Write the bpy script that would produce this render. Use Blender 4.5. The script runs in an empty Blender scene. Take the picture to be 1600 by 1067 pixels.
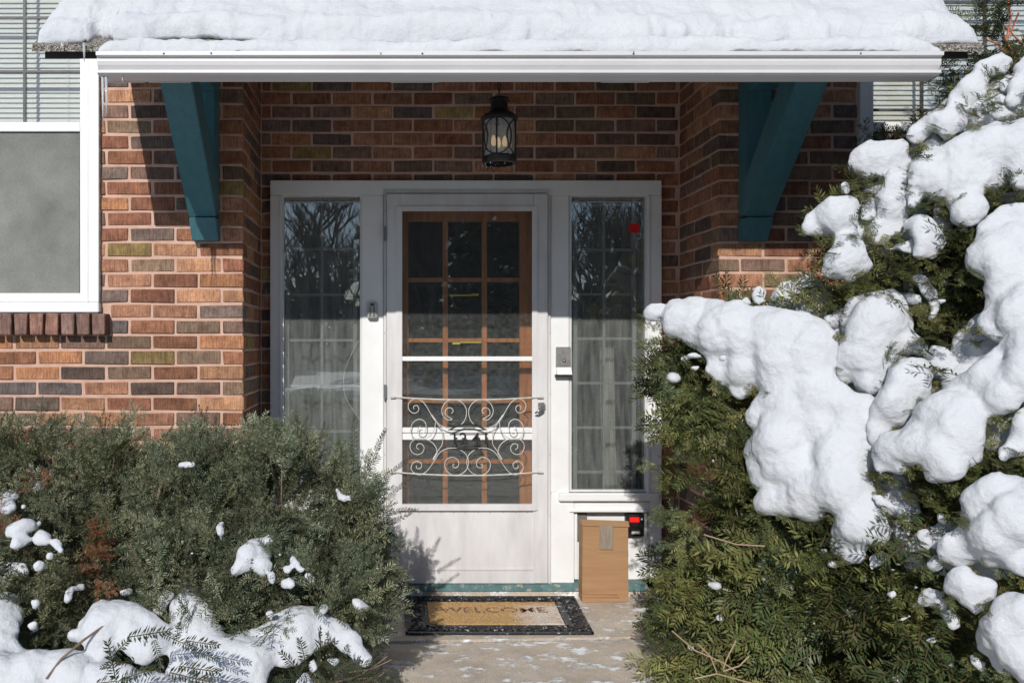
import bpy, bmesh, math, random
import numpy as np
from mathutils import Vector, noise as mn

rnd = random.Random(7)
S = bpy.context.scene
COL = S.collection

# ------------------------------------------------------------------ camera, sky, sun, exposure
F = 1290.0; VX = 610.0; VY = 533.5; CZ = 1.256      # focal (px of 1600), vanishing point, eye height
cam = bpy.data.cameras.new('camera'); camo = bpy.data.objects.new('camera', cam); COL.objects.link(camo)
cam.sensor_width = 36; cam.lens = F / 1600 * 36
cam.shift_x = (800 - VX) / 1600; cam.shift_y = 0
cam.clip_start = .05; cam.clip_end = 500
camo.location = (0, 0, CZ); camo.rotation_euler = (math.radians(90), 0, 0)
S.camera = camo
SUN = Vector((.25, 1.0, -.616)).normalized()          # travel direction of sunlight
W = bpy.data.worlds.new('World'); S.world = W; W.use_nodes = True
nt = W.node_tree; nt.nodes.clear()
sky = nt.nodes.new('ShaderNodeTexSky'); sky.sky_type = 'NISHITA'; sky.sun_disc = False; sky.dust_density = .25; sky.ozone_density = 3.0
sky.sun_elevation = math.asin(-SUN.z); sky.sun_rotation = math.atan2(-SUN.x, -SUN.y)
bg = nt.nodes.new('ShaderNodeBackground'); bg.inputs[1].default_value = .084
wo = nt.nodes.new('ShaderNodeOutputWorld')
nt.links.new(sky.outputs[0], bg.inputs[0]); nt.links.new(bg.outputs[0], wo.inputs[0])
sl = bpy.data.lights.new('sun', 'SUN'); sl.energy = 3.85; sl.angle = math.radians(.5); sl.color = (1, .965, .92)
so = bpy.data.objects.new('sun', sl); COL.objects.link(so); so.rotation_euler = SUN.to_track_quat('-Z', 'Y').to_euler()
so.location = (-5, -20, 15)
S.view_settings.view_transform = 'Standard'; S.view_settings.look = 'None'
S.view_settings.exposure = 0; S.view_settings.gamma = 1; S.view_settings.use_curve_mapping = False
S.render.engine = 'CYCLES'
S.cycles.max_bounces = 8; S.cycles.transparent_max_bounces = 16; S.cycles.transmission_bounces = 4
S.cycles.diffuse_bounces = 4; S.cycles.glossy_bounces = 3

# ------------------------------------------------------------------ helpers
def X(px, Y): return (px - VX) * Y / F
def Z(py, Y): return CZ + (VY - py) * Y / F
def P(px, py, Y): return Vector((X(px, Y), Y, Z(py, Y)))
YF = F / 355.0      # front brick face 3.634
YB = F / 312.0      # recess brick face 4.135

def srgb(r, g, b):
    f = lambda c: (c / 255 / 12.92) if c / 255 < .04045 else ((c / 255 + .055) / 1.055) ** 2.4
    return (f(r), f(g), f(b), 1)

class MB:
    def __init__(s): s.v = []; s.f = []
    def add(s, vs, fs):
        n = len(s.v); s.v += [tuple(v) for v in vs]; s.f += [tuple(i + n for i in f) for f in fs]; return s
    def box(s, x0, x1, y0, y1, z0, z1):
        if x0 > x1: x0, x1 = x1, x0
        if y0 > y1: y0, y1 = y1, y0
        if z0 > z1: z0, z1 = z1, z0
        return s.add([(x0,y0,z0),(x1,y0,z0),(x1,y1,z0),(x0,y1,z0),(x0,y0,z1),(x1,y0,z1),(x1,y1,z1),(x0,y1,z1)],
              [(0,3,2,1),(4,5,6,7),(0,1,5,4),(1,2,6,5),(2,3,7,6),(3,0,4,7)])
    def pbox(s, px0, py0, px1, py1, Y0, Y1):           # front face measured at distance Y0
        return s.box(X(px0,Y0), X(px1,Y0), Y0, Y1, Z(py1,Y0), Z(py0,Y0))
    def prism(s, poly, a, b, axis='x'):                # polygon extruded along an axis; poly in the two other axes
        n = len(poly)
        def mk(t, p):
            return {'x': (t, p[0], p[1]), 'y': (p[0], t, p[1]), 'z': (p[0], p[1], t)}[axis]
        vs = [mk(a, p) for p in poly] + [mk(b, p) for p in poly]
        fs = [tuple(range(n)), tuple(range(2*n-1, n-1, -1))] + [(i, i+n, (i+1)%n+n, (i+1)%n) for i in range(n)]
        return s.add(vs, fs)
    def tube(s, pts, r, n=6, r1=None, cap=True):
        pts = [Vector(p) for p in pts]; m = len(pts)
        rs = r if isinstance(r, (list, tuple)) else [r + ((r1 if r1 is not None else r) - r) * i / max(1, m-1) for i in range(m)]
        vs = []; fs = []
        t0 = (pts[1] - pts[0]).normalized()
        u = t0.orthogonal().normalized()
        for i, p in enumerate(pts):
            t = (pts[min(i+1, m-1)] - pts[max(i-1, 0)])
            t = t.normalized() if t.length > 1e-9 else t0
            u = u - t * u.dot(t)
            u = u.normalized() if u.length > 1e-6 else t.orthogonal().normalized()
            w = t.cross(u)
            for k in range(n):
                a = 2*math.pi*k/n
                vs.append(p + (u*math.cos(a) + w*math.sin(a)) * rs[i])
        for i in range(m-1):
            for k in range(n):
                fs.append((i*n+k, i*n+(k+1)%n, (i+1)*n+(k+1)%n, (i+1)*n+k))
        if cap: fs += [tuple(range(n-1, -1, -1)), tuple((m-1)*n+k for k in range(n))]
        return s.add(vs, fs)
    def lathe(s, prof, c, n=24):                       # prof: (radius, z)
        vs = []; fs = []
        for r, z in prof:
            for k in range(n):
                a = 2*math.pi*k/n; vs.append((c[0]+r*math.cos(a), c[1]+r*math.sin(a), c[2]+z))
        m = len(prof)
        for i in range(m-1):
            for k in range(n):
                fs.append((i*n+k, i*n+(k+1)%n, (i+1)*n+(k+1)%n, (i+1)*n+k))
        fs += [tuple(range(n-1, -1, -1)), tuple((m-1)*n+k for k in range(n))]
        return s.add(vs, fs)
    def build(s, name, m, parent=None, bevel=0, smooth=False):
        me = bpy.data.meshes.new(name); me.from_pydata(s.v, [], s.f); me.update()
        bm = bmesh.new(); bm.from_mesh(me)
        bmesh.ops.recalc_face_normals(bm, faces=bm.faces)
        if bevel:
            bmesh.ops.bevel(bm, geom=[e for e in bm.edges if e.is_manifold and e.calc_face_angle(0) > .5], offset=bevel, segments=2, affect='EDGES', clamp_overlap=True)
        bm.to_mesh(me); bm.free()
        if smooth:
            for p in me.polygons: p.use_smooth = True
        return link(name, me, m, parent)

def link(name, me, m=None, parent=None):
    if m and not len(me.materials): me.materials.append(m)
    o = bpy.data.objects.new(name, me); COL.objects.link(o)
    if parent:
        o.parent = parent
        if parent.type == 'EMPTY' and parent.parent is None: o.matrix_parent_inverse = parent_inv(parent)
    return o
def parent_inv(p):
    from mathutils import Matrix
    return Matrix.Translation(-Vector(p.location))
def thing(name, label, cat, loc, group=None):
    o = bpy.data.objects.new(name, None); COL.objects.link(o); o.location = loc; o.empty_display_size = .1
    o['label'] = label; o['category'] = cat
    if group: o['group'] = group
    return o
def tag(o, label=None, cat=None, group=None, kind=None):
    if label: o['label'] = label
    if cat: o['category'] = cat
    if group: o['group'] = group
    if kind: o['kind'] = kind
    return o

# ------------------------------------------------------------------ materials
def new_mat(name):
    m = bpy.data.materials.new(name); m.use_nodes = True
    n = m.node_tree; n.nodes.clear()
    out = n.nodes.new('ShaderNodeOutputMaterial')
    return m, n, out
def nd(n, t, **kw):
    x = n.nodes.new(t)
    for k, v in kw.items(): setattr(x, k, v)
    return x
def pos_noise(n, scale, detail=5, stretch=(1,1,1), rough=.6):
    g = nd(n, 'ShaderNodeNewGeometry'); mp = nd(n, 'ShaderNodeVectorMath', operation='MULTIPLY')
    mp.inputs[1].default_value = stretch
    n.links.new(g.outputs['Position'], mp.inputs[0])
    t = nd(n, 'ShaderNodeTexNoise'); t.inputs['Scale'].default_value = scale; t.inputs['Detail'].default_value = detail
    t.inputs['Roughness'].default_value = rough
    n.links.new(mp.outputs[0], t.inputs['Vector'])
    return t
def mixc(n, fac, a, b, mode='MIX'):
    x = nd(n, 'ShaderNodeMix', data_type='RGBA', blend_type=mode)
    for sock, v in ((x.inputs[0], fac), (x.inputs[6], a), (x.inputs[7], b)):
        if isinstance(v, bpy.types.NodeSocket): n.links.new(v, sock)
        else: sock.default_value = v
    return x.outputs[2]
def ramp(n, sock, stops):
    r = nd(n, 'ShaderNodeValToRGB'); e = r.color_ramp.elements
    while len(e) < len(stops): e.new(.5)
    for i, (p, c) in enumerate(stops):
        e[i].position = p; e[i].color = c if len(c) == 4 else (*c, 1)
    n.links.new(sock, r.inputs[0]); return r.outputs[0]
def bumpn(n, sock, strength, dist=.01, prev=None):
    b = nd(n, 'ShaderNodeBump'); b.inputs['Strength'].default_value = strength; b.inputs['Distance'].default_value = dist
    n.links.new(sock, b.inputs['Height'])
    if prev: n.links.new(prev, b.inputs['Normal'])
    return b.outputs[0]
K = (0,0,0,1); WH = (1,1,1,1)
def M(name, c1, c2=None, rough=.5, metal=0, vs=8, lo=.35, hi=.65, bump=0, bs=80, bd=.003, stretch=(1,1,1), spec=.5, dirt=None, dirt_at=.62, ds=30, emit=None):
    m, n, out = new_mat(name)
    p = nd(n, 'ShaderNodeBsdfPrincipled'); n.links.new(p.outputs[0], out.inputs[0])
    p.inputs['Roughness'].default_value = rough; p.inputs['Metallic'].default_value = metal
    p.inputs['Specular IOR Level'].default_value = spec
    col = c1
    if c2:
        t = pos_noise(n, vs, 6, stretch)
        f = ramp(n, t.outputs[0], [(lo, K), (hi, WH)])
        col = mixc(n, f, c1, c2)
    if dirt:
        t = pos_noise(n, ds, 8, (1,1,1), .75)
        f = ramp(n, t.outputs[0], [(dirt_at, K), (dirt_at+.06, WH)])
        col = mixc(n, f, col, dirt)
    if isinstance(col, bpy.types.NodeSocket): n.links.new(col, p.inputs['Base Color'])
    else: p.inputs['Base Color'].default_value = col
    if bump:
        t = pos_noise(n, bs, 5, stretch)
        n.links.new(bumpn(n, t.outputs[0], bump, bd), p.inputs['Normal'])
    if emit:
        p.inputs['Emission Color'].default_value = emit[0]; p.inputs['Emission Strength'].default_value = emit[1]
    return m

def brick_mat(name, source):
    m, n, out = new_mat(name)
    p = nd(n, 'ShaderNodeBsdfPrincipled'); n.links.new(p.outputs[0], out.inputs[0])
    p.inputs['Roughness'].default_value = .82; p.inputs['Specular IOR Level'].default_value = .3
    if source == 'obj':
        base = nd(n, 'ShaderNodeObjectInfo').outputs['Color']
    else:
        a = nd(n, 'ShaderNodeAttribute', attribute_name='tint'); base = a.outputs['Color']
    blot = pos_noise(n, 26, 5)
    f = ramp(n, blot.outputs[0], [(.3, (.62,.60,.60)), (.7, (1.3,1.27,1.2))])
    c = mixc(n, 1.0, base, f, 'MULTIPLY')
    fine = pos_noise(n, 260, 4)
    f2 = ramp(n, fine.outputs[0], [(.3, (.6,.6,.6)), (.72, (1.35,1.35,1.3))])
    c = mixc(n, 1.0, c, f2, 'MULTIPLY')
    # vertical wire-cut grooves
    g = pos_noise(n, 150, 3, (1,1,.09)); gr = ramp(n, g.outputs[0], [(.38, K), (.62, WH)])
    gc = ramp(n, g.outputs[0], [(.36, (.62,.6,.6)), (.55, (1.08,1.08,1.08))])
    c = mixc(n, .8, c, gc, 'MULTIPLY')
    # pale specks of lime
    sp = pos_noise(n, 95, 6, (1,1,1), .8); f3 = ramp(n, sp.outputs[0], [(.72, K), (.78, WH)])
    c = mixc(n, f3, c, (.5,.42,.36,1))
    n.links.new(c, p.inputs['Base Color'])
    b = bumpn(n, gr, .55, .004); b = bumpn(n, fine.outputs[0], .6, .004, b)
    n.links.new(b, p.inputs['Normal'])
    return m
m_brick = brick_mat('brick_clay', 'obj'); m_brick_s = brick_mat('brick_clay_far', 'attr')
m_mortar = M('mortar', (.52,.33,.25,1), (.64,.43,.34,1), .95, vs=14, bump=.8, bs=240, bd=.003, spec=.2, dirt=(.22,.14,.11,1), dirt_at=.66, ds=18)
m_white = M('white_paint', (.83,.83,.82,1), (.76,.76,.75,1), .45, vs=5, bump=.25, bs=120, bd=.001, dirt=(.34,.33,.31,1), dirt_at=.70, ds=30)
m_alu = M('white_aluminium', (.72,.71,.70,1), (.58,.56,.56,1), .38, vs=9, stretch=(1,1,.25), bump=.12, bs=60, bd=.001, dirt=(.33,.32,.30,1), dirt_at=.74, ds=50)
m_gutter = M('gutter_enamel', (.64,.63,.63,1), (.58,.57,.57,1), .4, vs=3, bump=.06, bs=12, bd=.004, dirt=(.28,.26,.22,1), dirt_at=.75, ds=45)
m_teal = M('teal_paint', (.065,.185,.215,1), (.050,.155,.185,1), .42, vs=12, bump=.3, bs=30, bd=.002, stretch=(3,3,.4), dirt=(.10,.17,.18,1), dirt_at=.74, ds=40)
m_tealw = M('worn_teal_paint', (.13,.23,.23,1), (.08,.16,.16,1), .6, vs=22, bump=.3, bs=60, dirt=(.42,.38,.32,1), dirt_at=.55, ds=26)
m_black = M('black_iron', (.012,.011,.011,1), (.03,.025,.022,1), .38, vs=60, bump=.3, bs=150, bd=.001)
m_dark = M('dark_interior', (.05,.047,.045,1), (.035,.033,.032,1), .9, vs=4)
m_glaze_bar = M('grey_sash_bar', (.40,.41,.40,1), (.32,.33,.32,1), .5, vs=20)
m_wood = M('oak_varnished', (.62,.235,.085,1), (.42,.13,.04,1), .35, vs=18, stretch=(3,3,.35), bump=.2, bs=120, bd=.001)
m_concrete, n_, out_ = new_mat('concrete')
def build_concrete():
    n = n_; p = nd(n, 'ShaderNodeBsdfPrincipled'); n.links.new(p.outputs[0], out_.inputs[0])
    p.inputs['Roughness'].default_value = .85; p.inputs['Specular IOR Level'].default_value = .3
    a = pos_noise(n, 5, 8, rough=.7); c = ramp(n, a.outputs[0], [(.3, (.40,.34,.275)), (.55,(.56,.485,.40)), (.75,(.68,.61,.52))])
    f = pos_noise(n, 220, 3); fc = ramp(n, f.outputs[0], [(.3,(.62,.6,.58)), (.7,(1.3,1.3,1.3))])
    c = mixc(n, .8, c, fc, 'MULTIPLY')
    # trodden snow and salt crust: broken patches, denser towards the walk
    s1 = pos_noise(n, 7.5, 10, (1,1.6,1), .74)
    s = ramp(n, s1.outputs[0], [(.52, K), (.585, WH)])
    c = mixc(n, s, c, (.86,.86,.86,1)); n.links.new(c, p.inputs['Base Color'])
    b = bumpn(n, f.outputs[0], .5, .003); b = bumpn(n, s, .6, .006, b); n.links.new(b, p.inputs['Normal'])
build_concrete()
def snow_mat(name, c=(.625,.64,.665,1), dirt=None):
    m, n, out = new_mat(name)
    p = nd(n, 'ShaderNodeBsdfPrincipled'); n.links.new(p.outputs[0], out.inputs[0])
    p.inputs['Roughness'].default_value = .75; p.inputs['Specular IOR Level'].default_value = .25
    p.inputs['Subsurface Weight'].default_value = .25; p.inputs['Subsurface Radius'].default_value = (.9,.95,1); p.inputs['Subsurface Scale'].default_value = .02
    t = pos_noise(n, 9, 6); cc = ramp(n, t.outputs[0], [(.3, (c[0]*.93,c[1]*.93,c[2]*.94)), (.7, c)])
    if dirt:
        d = pos_noise(n, 40, 8, rough=.8); cc = mixc(n, ramp(n, d.outputs[0], [(.68,K),(.74,WH)]), cc, dirt)
    n.links.new(cc, p.inputs['Base Color'])
    a = pos_noise(n, 28, 7, rough=.62); b = bumpn(n, a.outputs[0], .55, .018)
    f = pos_noise(n, 330, 3); b = bumpn(n, f.outputs[0], .45, .003, b); n.links.new(b, p.inputs['Normal'])
    return m
m_snow = snow_mat('snow'); m_snow_roof = snow_mat('roof_snow', (.62,.635,.66,1), (.42,.40,.37,1))
def shingle():
    m, n, out = new_mat('shingle_grit'); p = nd(n, 'ShaderNodeBsdfPrincipled'); n.links.new(p.outputs[0], out.inputs[0])
    p.inputs['Roughness'].default_value = .9
    t = pos_noise(n, 260, 2); c = ramp(n, t.outputs[0], [(.38,(.03,.028,.025)), (.5,(.16,.14,.11)), (.62,(.5,.47,.42))])
    n.links.new(c, p.inputs['Base Color']); n.links.new(bumpn(n, t.outputs[0], .9, .006), p.inputs['Normal']); return m
m_shingle = shingle()
def glass(name, dust=.10, refl=.09, tint=(.9,.93,.92,1), streak=True, dcol=(.62,.64,.62,1), trans=1.0):
    m, n, out = new_mat(name)
    tr = nd(n, 'ShaderNodeBsdfTransparent'); tr.inputs[0].default_value = tuple(x*trans for x in tint[:3]) + (1,)
    gl = nd(n, 'ShaderNodeBsdfGlossy'); gl.inputs['Roughness'].default_value = .004
    lw = nd(n, 'ShaderNodeLayerWeight'); lw.inputs[0].default_value = .35
    w = pos_noise(n, 2.2, 2); n.links.new(bumpn(n, w.outputs[0], .05, .01), gl.inputs['Normal'])
    mp = nd(n, 'ShaderNodeMapRange'); mp.inputs['To Min'].default_value = refl; mp.inputs['To Max'].default_value = .8
    n.links.new(lw.outputs['Facing'], mp.inputs[0])
    ms = nd(n, 'ShaderNodeMixShader'); n.links.new(mp.outputs[0], ms.inputs[0]); n.links.new(tr.outputs[0], ms.inputs[1]); n.links.new(gl.outputs[0], ms.inputs[2])
    df = nd(n, 'ShaderNodeBsdfDiffuse'); df.inputs[0].default_value = dcol
    a = pos_noise(n, 45, 6, (1,1,.12) if streak else (1,1,1)); b = pos_noise(n, 120, 8, rough=.85)
    fa = ramp(n, a.outputs[0], [(.3,(dust*.45,)*3), (.7,(dust*1.5,)*3)])
    fb = ramp(n, b.outputs[0], [(.64,(0,0,0)), (.74,(.28,)*3)])
    f = mixc(n, 1, fa, fb, 'ADD')
    m2 = nd(n, 'ShaderNodeMixShader'); n.links.new(f, m2.inputs[0]); n.links.new(ms.outputs[0], m2.inputs[1]); n.links.new(df.outputs[0], m2.inputs[2])
    n.links.new(m2.outputs[0], out.inputs[0]); return m
m_glass = glass('dusty_glass', .10, .17); m_glass_door = glass('storm_glass', .035, .045, streak=False)
m_glass_win = glass('window_glass', .02, .05, tint=(.97,.98,.97,1)); m_glass_lamp = glass('seeded_glass', .42, .10, tint=(1,.97,.9,1))

# ------------------------------------------------------------------ bricks
PAL = [(srgb(172,122,98), 5), (srgb(156,106,82), 5), (srgb(186,136,106), 4), (srgb(132,104,92), 4), (srgb(124,104,96), 3),
       (srgb(156,130,86), 2), (srgb(148,98,78), 4), (srgb(176,122,90), 2), (srgb(118,104,102), 2), (srgb(138,112,94), 3), (srgb(110,90,82), 2)]
PALF = [c for c, w in PAL for _ in range(w)]
def brick_color():
    c = rnd.choice(PALF); k = rnd.uniform(.74, 1.22)
    return (min(1, c[0]*k*1.0), c[1]*k*1.06, c[2]*k*1.08, 1)
_bm = {}
def brick_mesh(w, d, h):
    key = (round(w, 3), round(d, 3), round(h, 3), rnd.randrange(3))
    if key in _bm: return _bm[key]
    b = MB().box(-w/2, w/2, -d/2, d/2, -h/2, h/2)
    me = bpy.data.meshes.new('brick'); me.from_pydata(b.v, [], b.f)
    bm = bmesh.new(); bm.from_mesh(me); bmesh.ops.recalc_face_normals(bm, faces=bm.faces)
    for v in bm.verts: v.co += Vector([rnd.uniform(-.0024, .0024) for _ in range(3)])
    bmesh.ops.bevel(bm, geom=list(bm.edges), offset=.0035, segments=1, affect='EDGES')
    bm.to_mesh(me); bm.free(); me.materials.append(m_brick)
    _bm[key] = me; return me
C = .0677; JT = .0115; HB = C - JT; LB = .203
ZREF = Z(378.5, YF)                      # a bed joint centre
ROW0 = -int((ZREF + .33) / C)             # lowest course
def rowz(i): return ZREF + i*C + C/2     # centre of course i
class Wall:
    def __init__(s, parent, limit=300): s.p = parent; s.items = []; s.limit = limit
    def add(s, c, dims, single=True): s.items.append((Vector(c), dims, single))
    def finish(s):
        a = [i for i in s.items if i[2]]; b = [i for i in s.items if not i[2]]
        b += a[s.limit:]; a = a[:s.limit]
        for c, (w, d, h), _ in a:
            o = link('brick', brick_mesh(w, d, h), None, s.p); j = rnd.uniform(-.0015, .0015)
            o.location = c + Vector((j*.3, j, rnd.uniform(-.001, .001))); o.rotation_euler = (0, rnd.uniform(-.004,.004), rnd.uniform(-.004,.004))
            o.color = brick_color()
        if b:
            vs = []; fs = []; cols = []
            mb = MB()
            for c, (w, d, h), _ in b:
                mb.box(c.x-w/2, c.x+w/2, c.y-d/2, c.y+d/2, c.z-h/2, c.z+h/2); col = brick_color(); cols += [col]*8
            me = bpy.data.meshes.new('brickwork'); me.from_pydata(mb.v, [], mb.f)
            at = me.color_attributes.new('tint', 'FLOAT_COLOR', 'POINT'); at.data.foreach_set('color', [x for c in cols for x in c])
            o = link('brickwork', me, m_brick_s, s.p); o['kind'] = 'stuff'
PROUD = .0045
def in_view(c, m=12):
    px = VX + F*c.x/c.y; py = VY - F*(c.z-CZ)/c.y
    return -m < px < 1600+m and 118 < py < 1067
def face_rows(w, xc, sgn, xend, hole=None, i0=ROW0, i1=16, single=lambda c: True, extra=None):
    """front face at YF from corner xc, running in direction sgn to xend"""
    for i in range(i0, i1):
        z = rowz(i); u = (LB if (i % 2) else LB/2) - JT/2
        wd = LB-JT if (i % 2) else LB/2-JT
        # corner brick
        dy = (LB/2-JT) if (i % 2) else (LB-JT)
        c = Vector((xc + sgn*wd/2, YF-0+dy/2, z)); w.add(c, (wd, dy, HB), single(c))
        x = wd + JT; lim = abs(xend - xc)
        while x < lim - .01:
            a = x; b = min(x + LB - JT, lim)
            xa, xb = sorted((xc + sgn*a, xc + sgn*b))
            if hole:
                hx0, hx1, hz0, hz1 = hole
                if z + C/2 > hz0 and z - C/2 < hz1:
                    if xa < hx1 and xb > hx0:
                        # clip
                        if xa < hx0 and xb > hx0: xb = hx0 - .004
                        elif xb > hx1 and xa < hx1: xa = hx1 + .004
                        else: x += LB; continue
            if extra:
                r = extra(z, xa, xb)
                if r is None: x += LB; continue
                xa, xb = r
            if xb - xa > .012:
                c = Vector(((xa+xb)/2, YF+.045, z)); w.add(c, (xb-xa, .09, HB), single(c))
            x += LB
def return_rows(w, xc, sgn, single, i0=ROW0, i1=16):
    for i in range(i0, i1):
        z = rowz(i); y = YF + ((LB/2-JT) if (i % 2) else (LB-JT)) + JT
        while y < YB - .02:
            y1 = min(y + LB - JT, YB - .008)
            if y1 - y > .015:
                c = Vector((xc + sgn*.045, (y+y1)/2, z)); w.add(c, (.09, y1-y, HB), single(c))
            y += LB
XL = X(380, YF); XR = X(1123, YF)
# ---- left wall with the window opening
wl = thing('brick_wall', 'sunlit brown brick wall around the left window, ending at the door recess', 'wall', (XL-.6, YF, -.2))
WLX = X(154, 3.62); WLZ = Z(488, 3.62)      # window opening right edge and sill
mort = MB()
mort.box(WLX+.002, XL-PROUD, YF+PROUD, YB+.1, -.3, 3.35)            # pier between window and recess
mort.box(-3.0, WLX+.002, YF+PROUD, YF+.2, -.3, WLZ-.012)
mort.box(-3.0, WLX+.002, YF+PROUD, YF+.2, 2.95, 3.35)
mort.build('mortar', m_mortar, wl)
Wl = Wall(wl)
SILX = X(171, YF); SZ1 = WLZ - .004; SZ0 = SZ1 - .097
def left_extra(z, xa, xb):
    if z > SZ0 - .01 and z - C/2 < SZ1 - .02:
        if xb < SILX: return None
        if xa < SILX + .006: return (SILX + .008, xb)
    return (xa, xb)
face_rows(Wl, XL, -1, -3.0, (-9, WLX, WLZ-.01, 2.95), single=lambda c: in_view(c) and c.z > .62, extra=left_extra, i1=24)
return_rows(Wl, XL, -1, lambda c: in_view(c) and c.z > .5, i1=24)
Wl.finish()
k = 0
x = SILX - .0
while x > -1.95:
    a = x - (C - JT); c = Vector(((x+a)/2, YF - .006, (SZ0+SZ1)/2))
    o = link('sill_brick', brick_mesh(C-JT, .10, .093), None, wl); o.location = c + Vector((0, rnd.uniform(-.002,.002), 0)); o.rotation_euler = (0, rnd.uniform(-.02,.02), 0)
    o.color = rnd.choice([srgb(156,118,106), srgb(148,120,112), srgb(176,118,94), srgb(136,108,100)])
    x -= C
# ---- right wall
wr = thing('brick_wall', 'brown brick wall behind the snow-laden shrub, right of the door recess', 'wall', (XR+.3, YF, -.2))
WRX = X(1344, 3.62)
mort = MB()
mort.box(XR+PROUD, WRX-.002, YF+PROUD, YB+.1, -.3, 3.35)
mort.box(WRX-.002, 4.3, YF+PROUD, YF+.2, -.3, WLZ-.012)
mort.box(WRX-.002, 4.3, YF+PROUD, YF+.2, 2.95, 3.35)
mort.build('mortar', m_mortar, wr)
Wr = Wall(wr)
return_rows(Wr, XR, 1, lambda c: in_view(c), i1=24)
face_rows(Wr, XR, 1, 4.3, (WRX, 9, WLZ-.01, 2.95), single=lambda c: in_view(c) and (VX+F*c.x/c.y) < 1420 and c.z > .9, i1=24)
Wr.finish()
# ---- recess wall
wb = thing('brick_wall', 'shaded dark red brick wall above the white door frame inside the recess', 'wall', (.4, YB, 0))
FX0 = X(424, YB); FX1 = X(1032, YB); FZ1 = Z(285, YB)
mort = MB()
mort.box(XL-.02, XR+.02, YB+PROUD, YB+.2, FZ1-.01, 3.0)
mort.box(XL-.02, FX0, YB+PROUD, YB+.2, -.3, FZ1-.01)
mort.box(FX1, XR+.02, YB+PROUD, YB+.2, -.3, FZ1-.01)
mort.build('mortar', m_mortar, wb)
Wb = Wall(wb)
for i in range(ROW0, 16):
    z = rowz(i); x = XL + .004 - (.05 if i % 2 else .15)
    if z - C/2 < FZ1 - .03:
        spans = [(XL+.004, FX0-.004), (FX1+.004, XR-.004)]
    else: spans = [(XL+.004, XR-.004)]
    while x < XR:
        a, b = x, x + LB - JT
        for s0, s1 in spans:
            aa, bb = max(a, s0), min(b, s1)
            if bb - aa > .012:
                c = Vector(((aa+bb)/2, YB+.045, z)); Wb.add(c, (bb-aa, .09, HB), in_view(c))
        x += LB
Wb.finish()
# header over the recess, ceiling of the recess
MB().box(XL+.002, XR-.002, YF+.02, YF+.12, 2.60, 3.3).build('lintel', m_brick_s and m_mortar, wb)
MB().box(XL+.001, XR-.001, YF+.122, YB-.001, 2.62, 2.66).build('recess_ceiling', m_teal, wb)

# ------------------------------------------------------------------ ground, slab, path
def grid(name, x0, x1, y0, y1, nx, ny, zf, m, parent=None, smooth=True):
    vs = []; fs = []
    for j in range(ny+1):
        for i in range(nx+1):
            x = x0+(x1-x0)*i/nx; y = y0+(y1-y0)*j/ny; vs.append((x, y, zf(x, y)))
    for j in range(ny):
        for i in range(nx):
            a = j*(nx+1)+i; fs.append((a, a+1, a+nx+2, a+nx+1))
    me = bpy.data.meshes.new(name); me.from_pydata(vs, [], fs)
    if smooth:
        for p in me.polygons: p.use_smooth = True
    return link(name, me, m, parent)
tag(MB().box(-150, 150, -200, 100, -.5, -.35).build('ground', m_snow), kind='structure')
tag(grid('snow_ground', -14, 14, -16, 3.2, 90, 60, lambda x, y: -.12 + .05*mn.noise((x*.8, y*.8, 0)) - (.16 if -.35 < x < 1.5 else 0), m_snow), kind='structure')
tag(MB().box(-60, 60, -13, -6.5, -.3, -.10).build('added_dark_road', M('bounce_cutting_asphalt', (.045,.045,.048,1), (.07,.07,.075,1), .8, vs=2)), kind='structure')  # unseen dark strip added to cut light bounced up from the snow
# porch slab and walk, with a slanting joint between them
jl = (-.3, 3.42); jr = (1.6, 3.52)
MBs = MB(); MBs.prism([(-.62, jl[1]+.012), (1.44, jr[1]+.012), (1.44, 4.20), (-.62, 4.20)], -.25, 0, 'z')
tag(MBs.build('porch_slab', m_concrete, bevel=.004), kind='structure')
MBs = MB(); MBs.prism([(-.35, -6), (1.5, -6), (1.5, jr[1]), (-.35, jl[1])], -.25, -.004, 'z')
tag(MBs.build('path', m_concrete, bevel=.006), kind='structure')
m_joint = M('packed_snow_joint', (.62,.60,.57,1), (.20,.17,.14,1), .9, vs=30)
MBs = MB(); MBs.prism([(-.35, jl[1]), (1.5, jr[1]), (1.5, jr[1]+.012), (-.35, jl[1]+.012)], -.2, -.006, 'z')
tag(MBs.build('path_joint', m_joint), kind='structure')

# ------------------------------------------------------------------ door surround with sidelights
YS = 4.10
ds = thing('door_frame', 'white painted door frame with two tall sidelights set in the brick recess', 'door frame', (.39, YS, 0))
YBK = 4.24
def pb(name, rects, Y0, Y1, m, parent, bevel=.0025, smooth=False):
    b = MB()
    for r in rects: b.pbox(*r, Y0, Y1)
    return b.build(name, m, parent, bevel)
pb('jamb', [(422,305.5,440,914)], YS, YBK, m_white, ds)
pb('jamb', [(1016,305.5,1034,905)], YS, YBK, m_white, ds)
pb('head', [(422,282,1034,305)], YS-.002, YBK, m_white, ds)
pb('mullion', [(566,305.5,599,914)], YS+.002, YBK, m_white, ds)
pb('mullion', [(861,305.5,889,770)], YS+.002, YBK, m_white, ds)
pb('mullion', [(861,770,897,914)], YS+.002, YBK, m_white, ds)
# door rebate (aluminium Z-bar round the storm door)
pb('door_stop', [(599.5,297,603.5,914), (856.5,297,860.5,914)], YS-.012, YS+.05, m_alu, ds, .001)
pb('door_stop', [(599.5,297,860.5,302)], YS-.0135, YS+.05, m_alu, ds, .001)
# left lower panel
pb('lower_panel', [(440.5,772,565.5,914)], YS+.012, YBK, m_white, ds)
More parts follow.
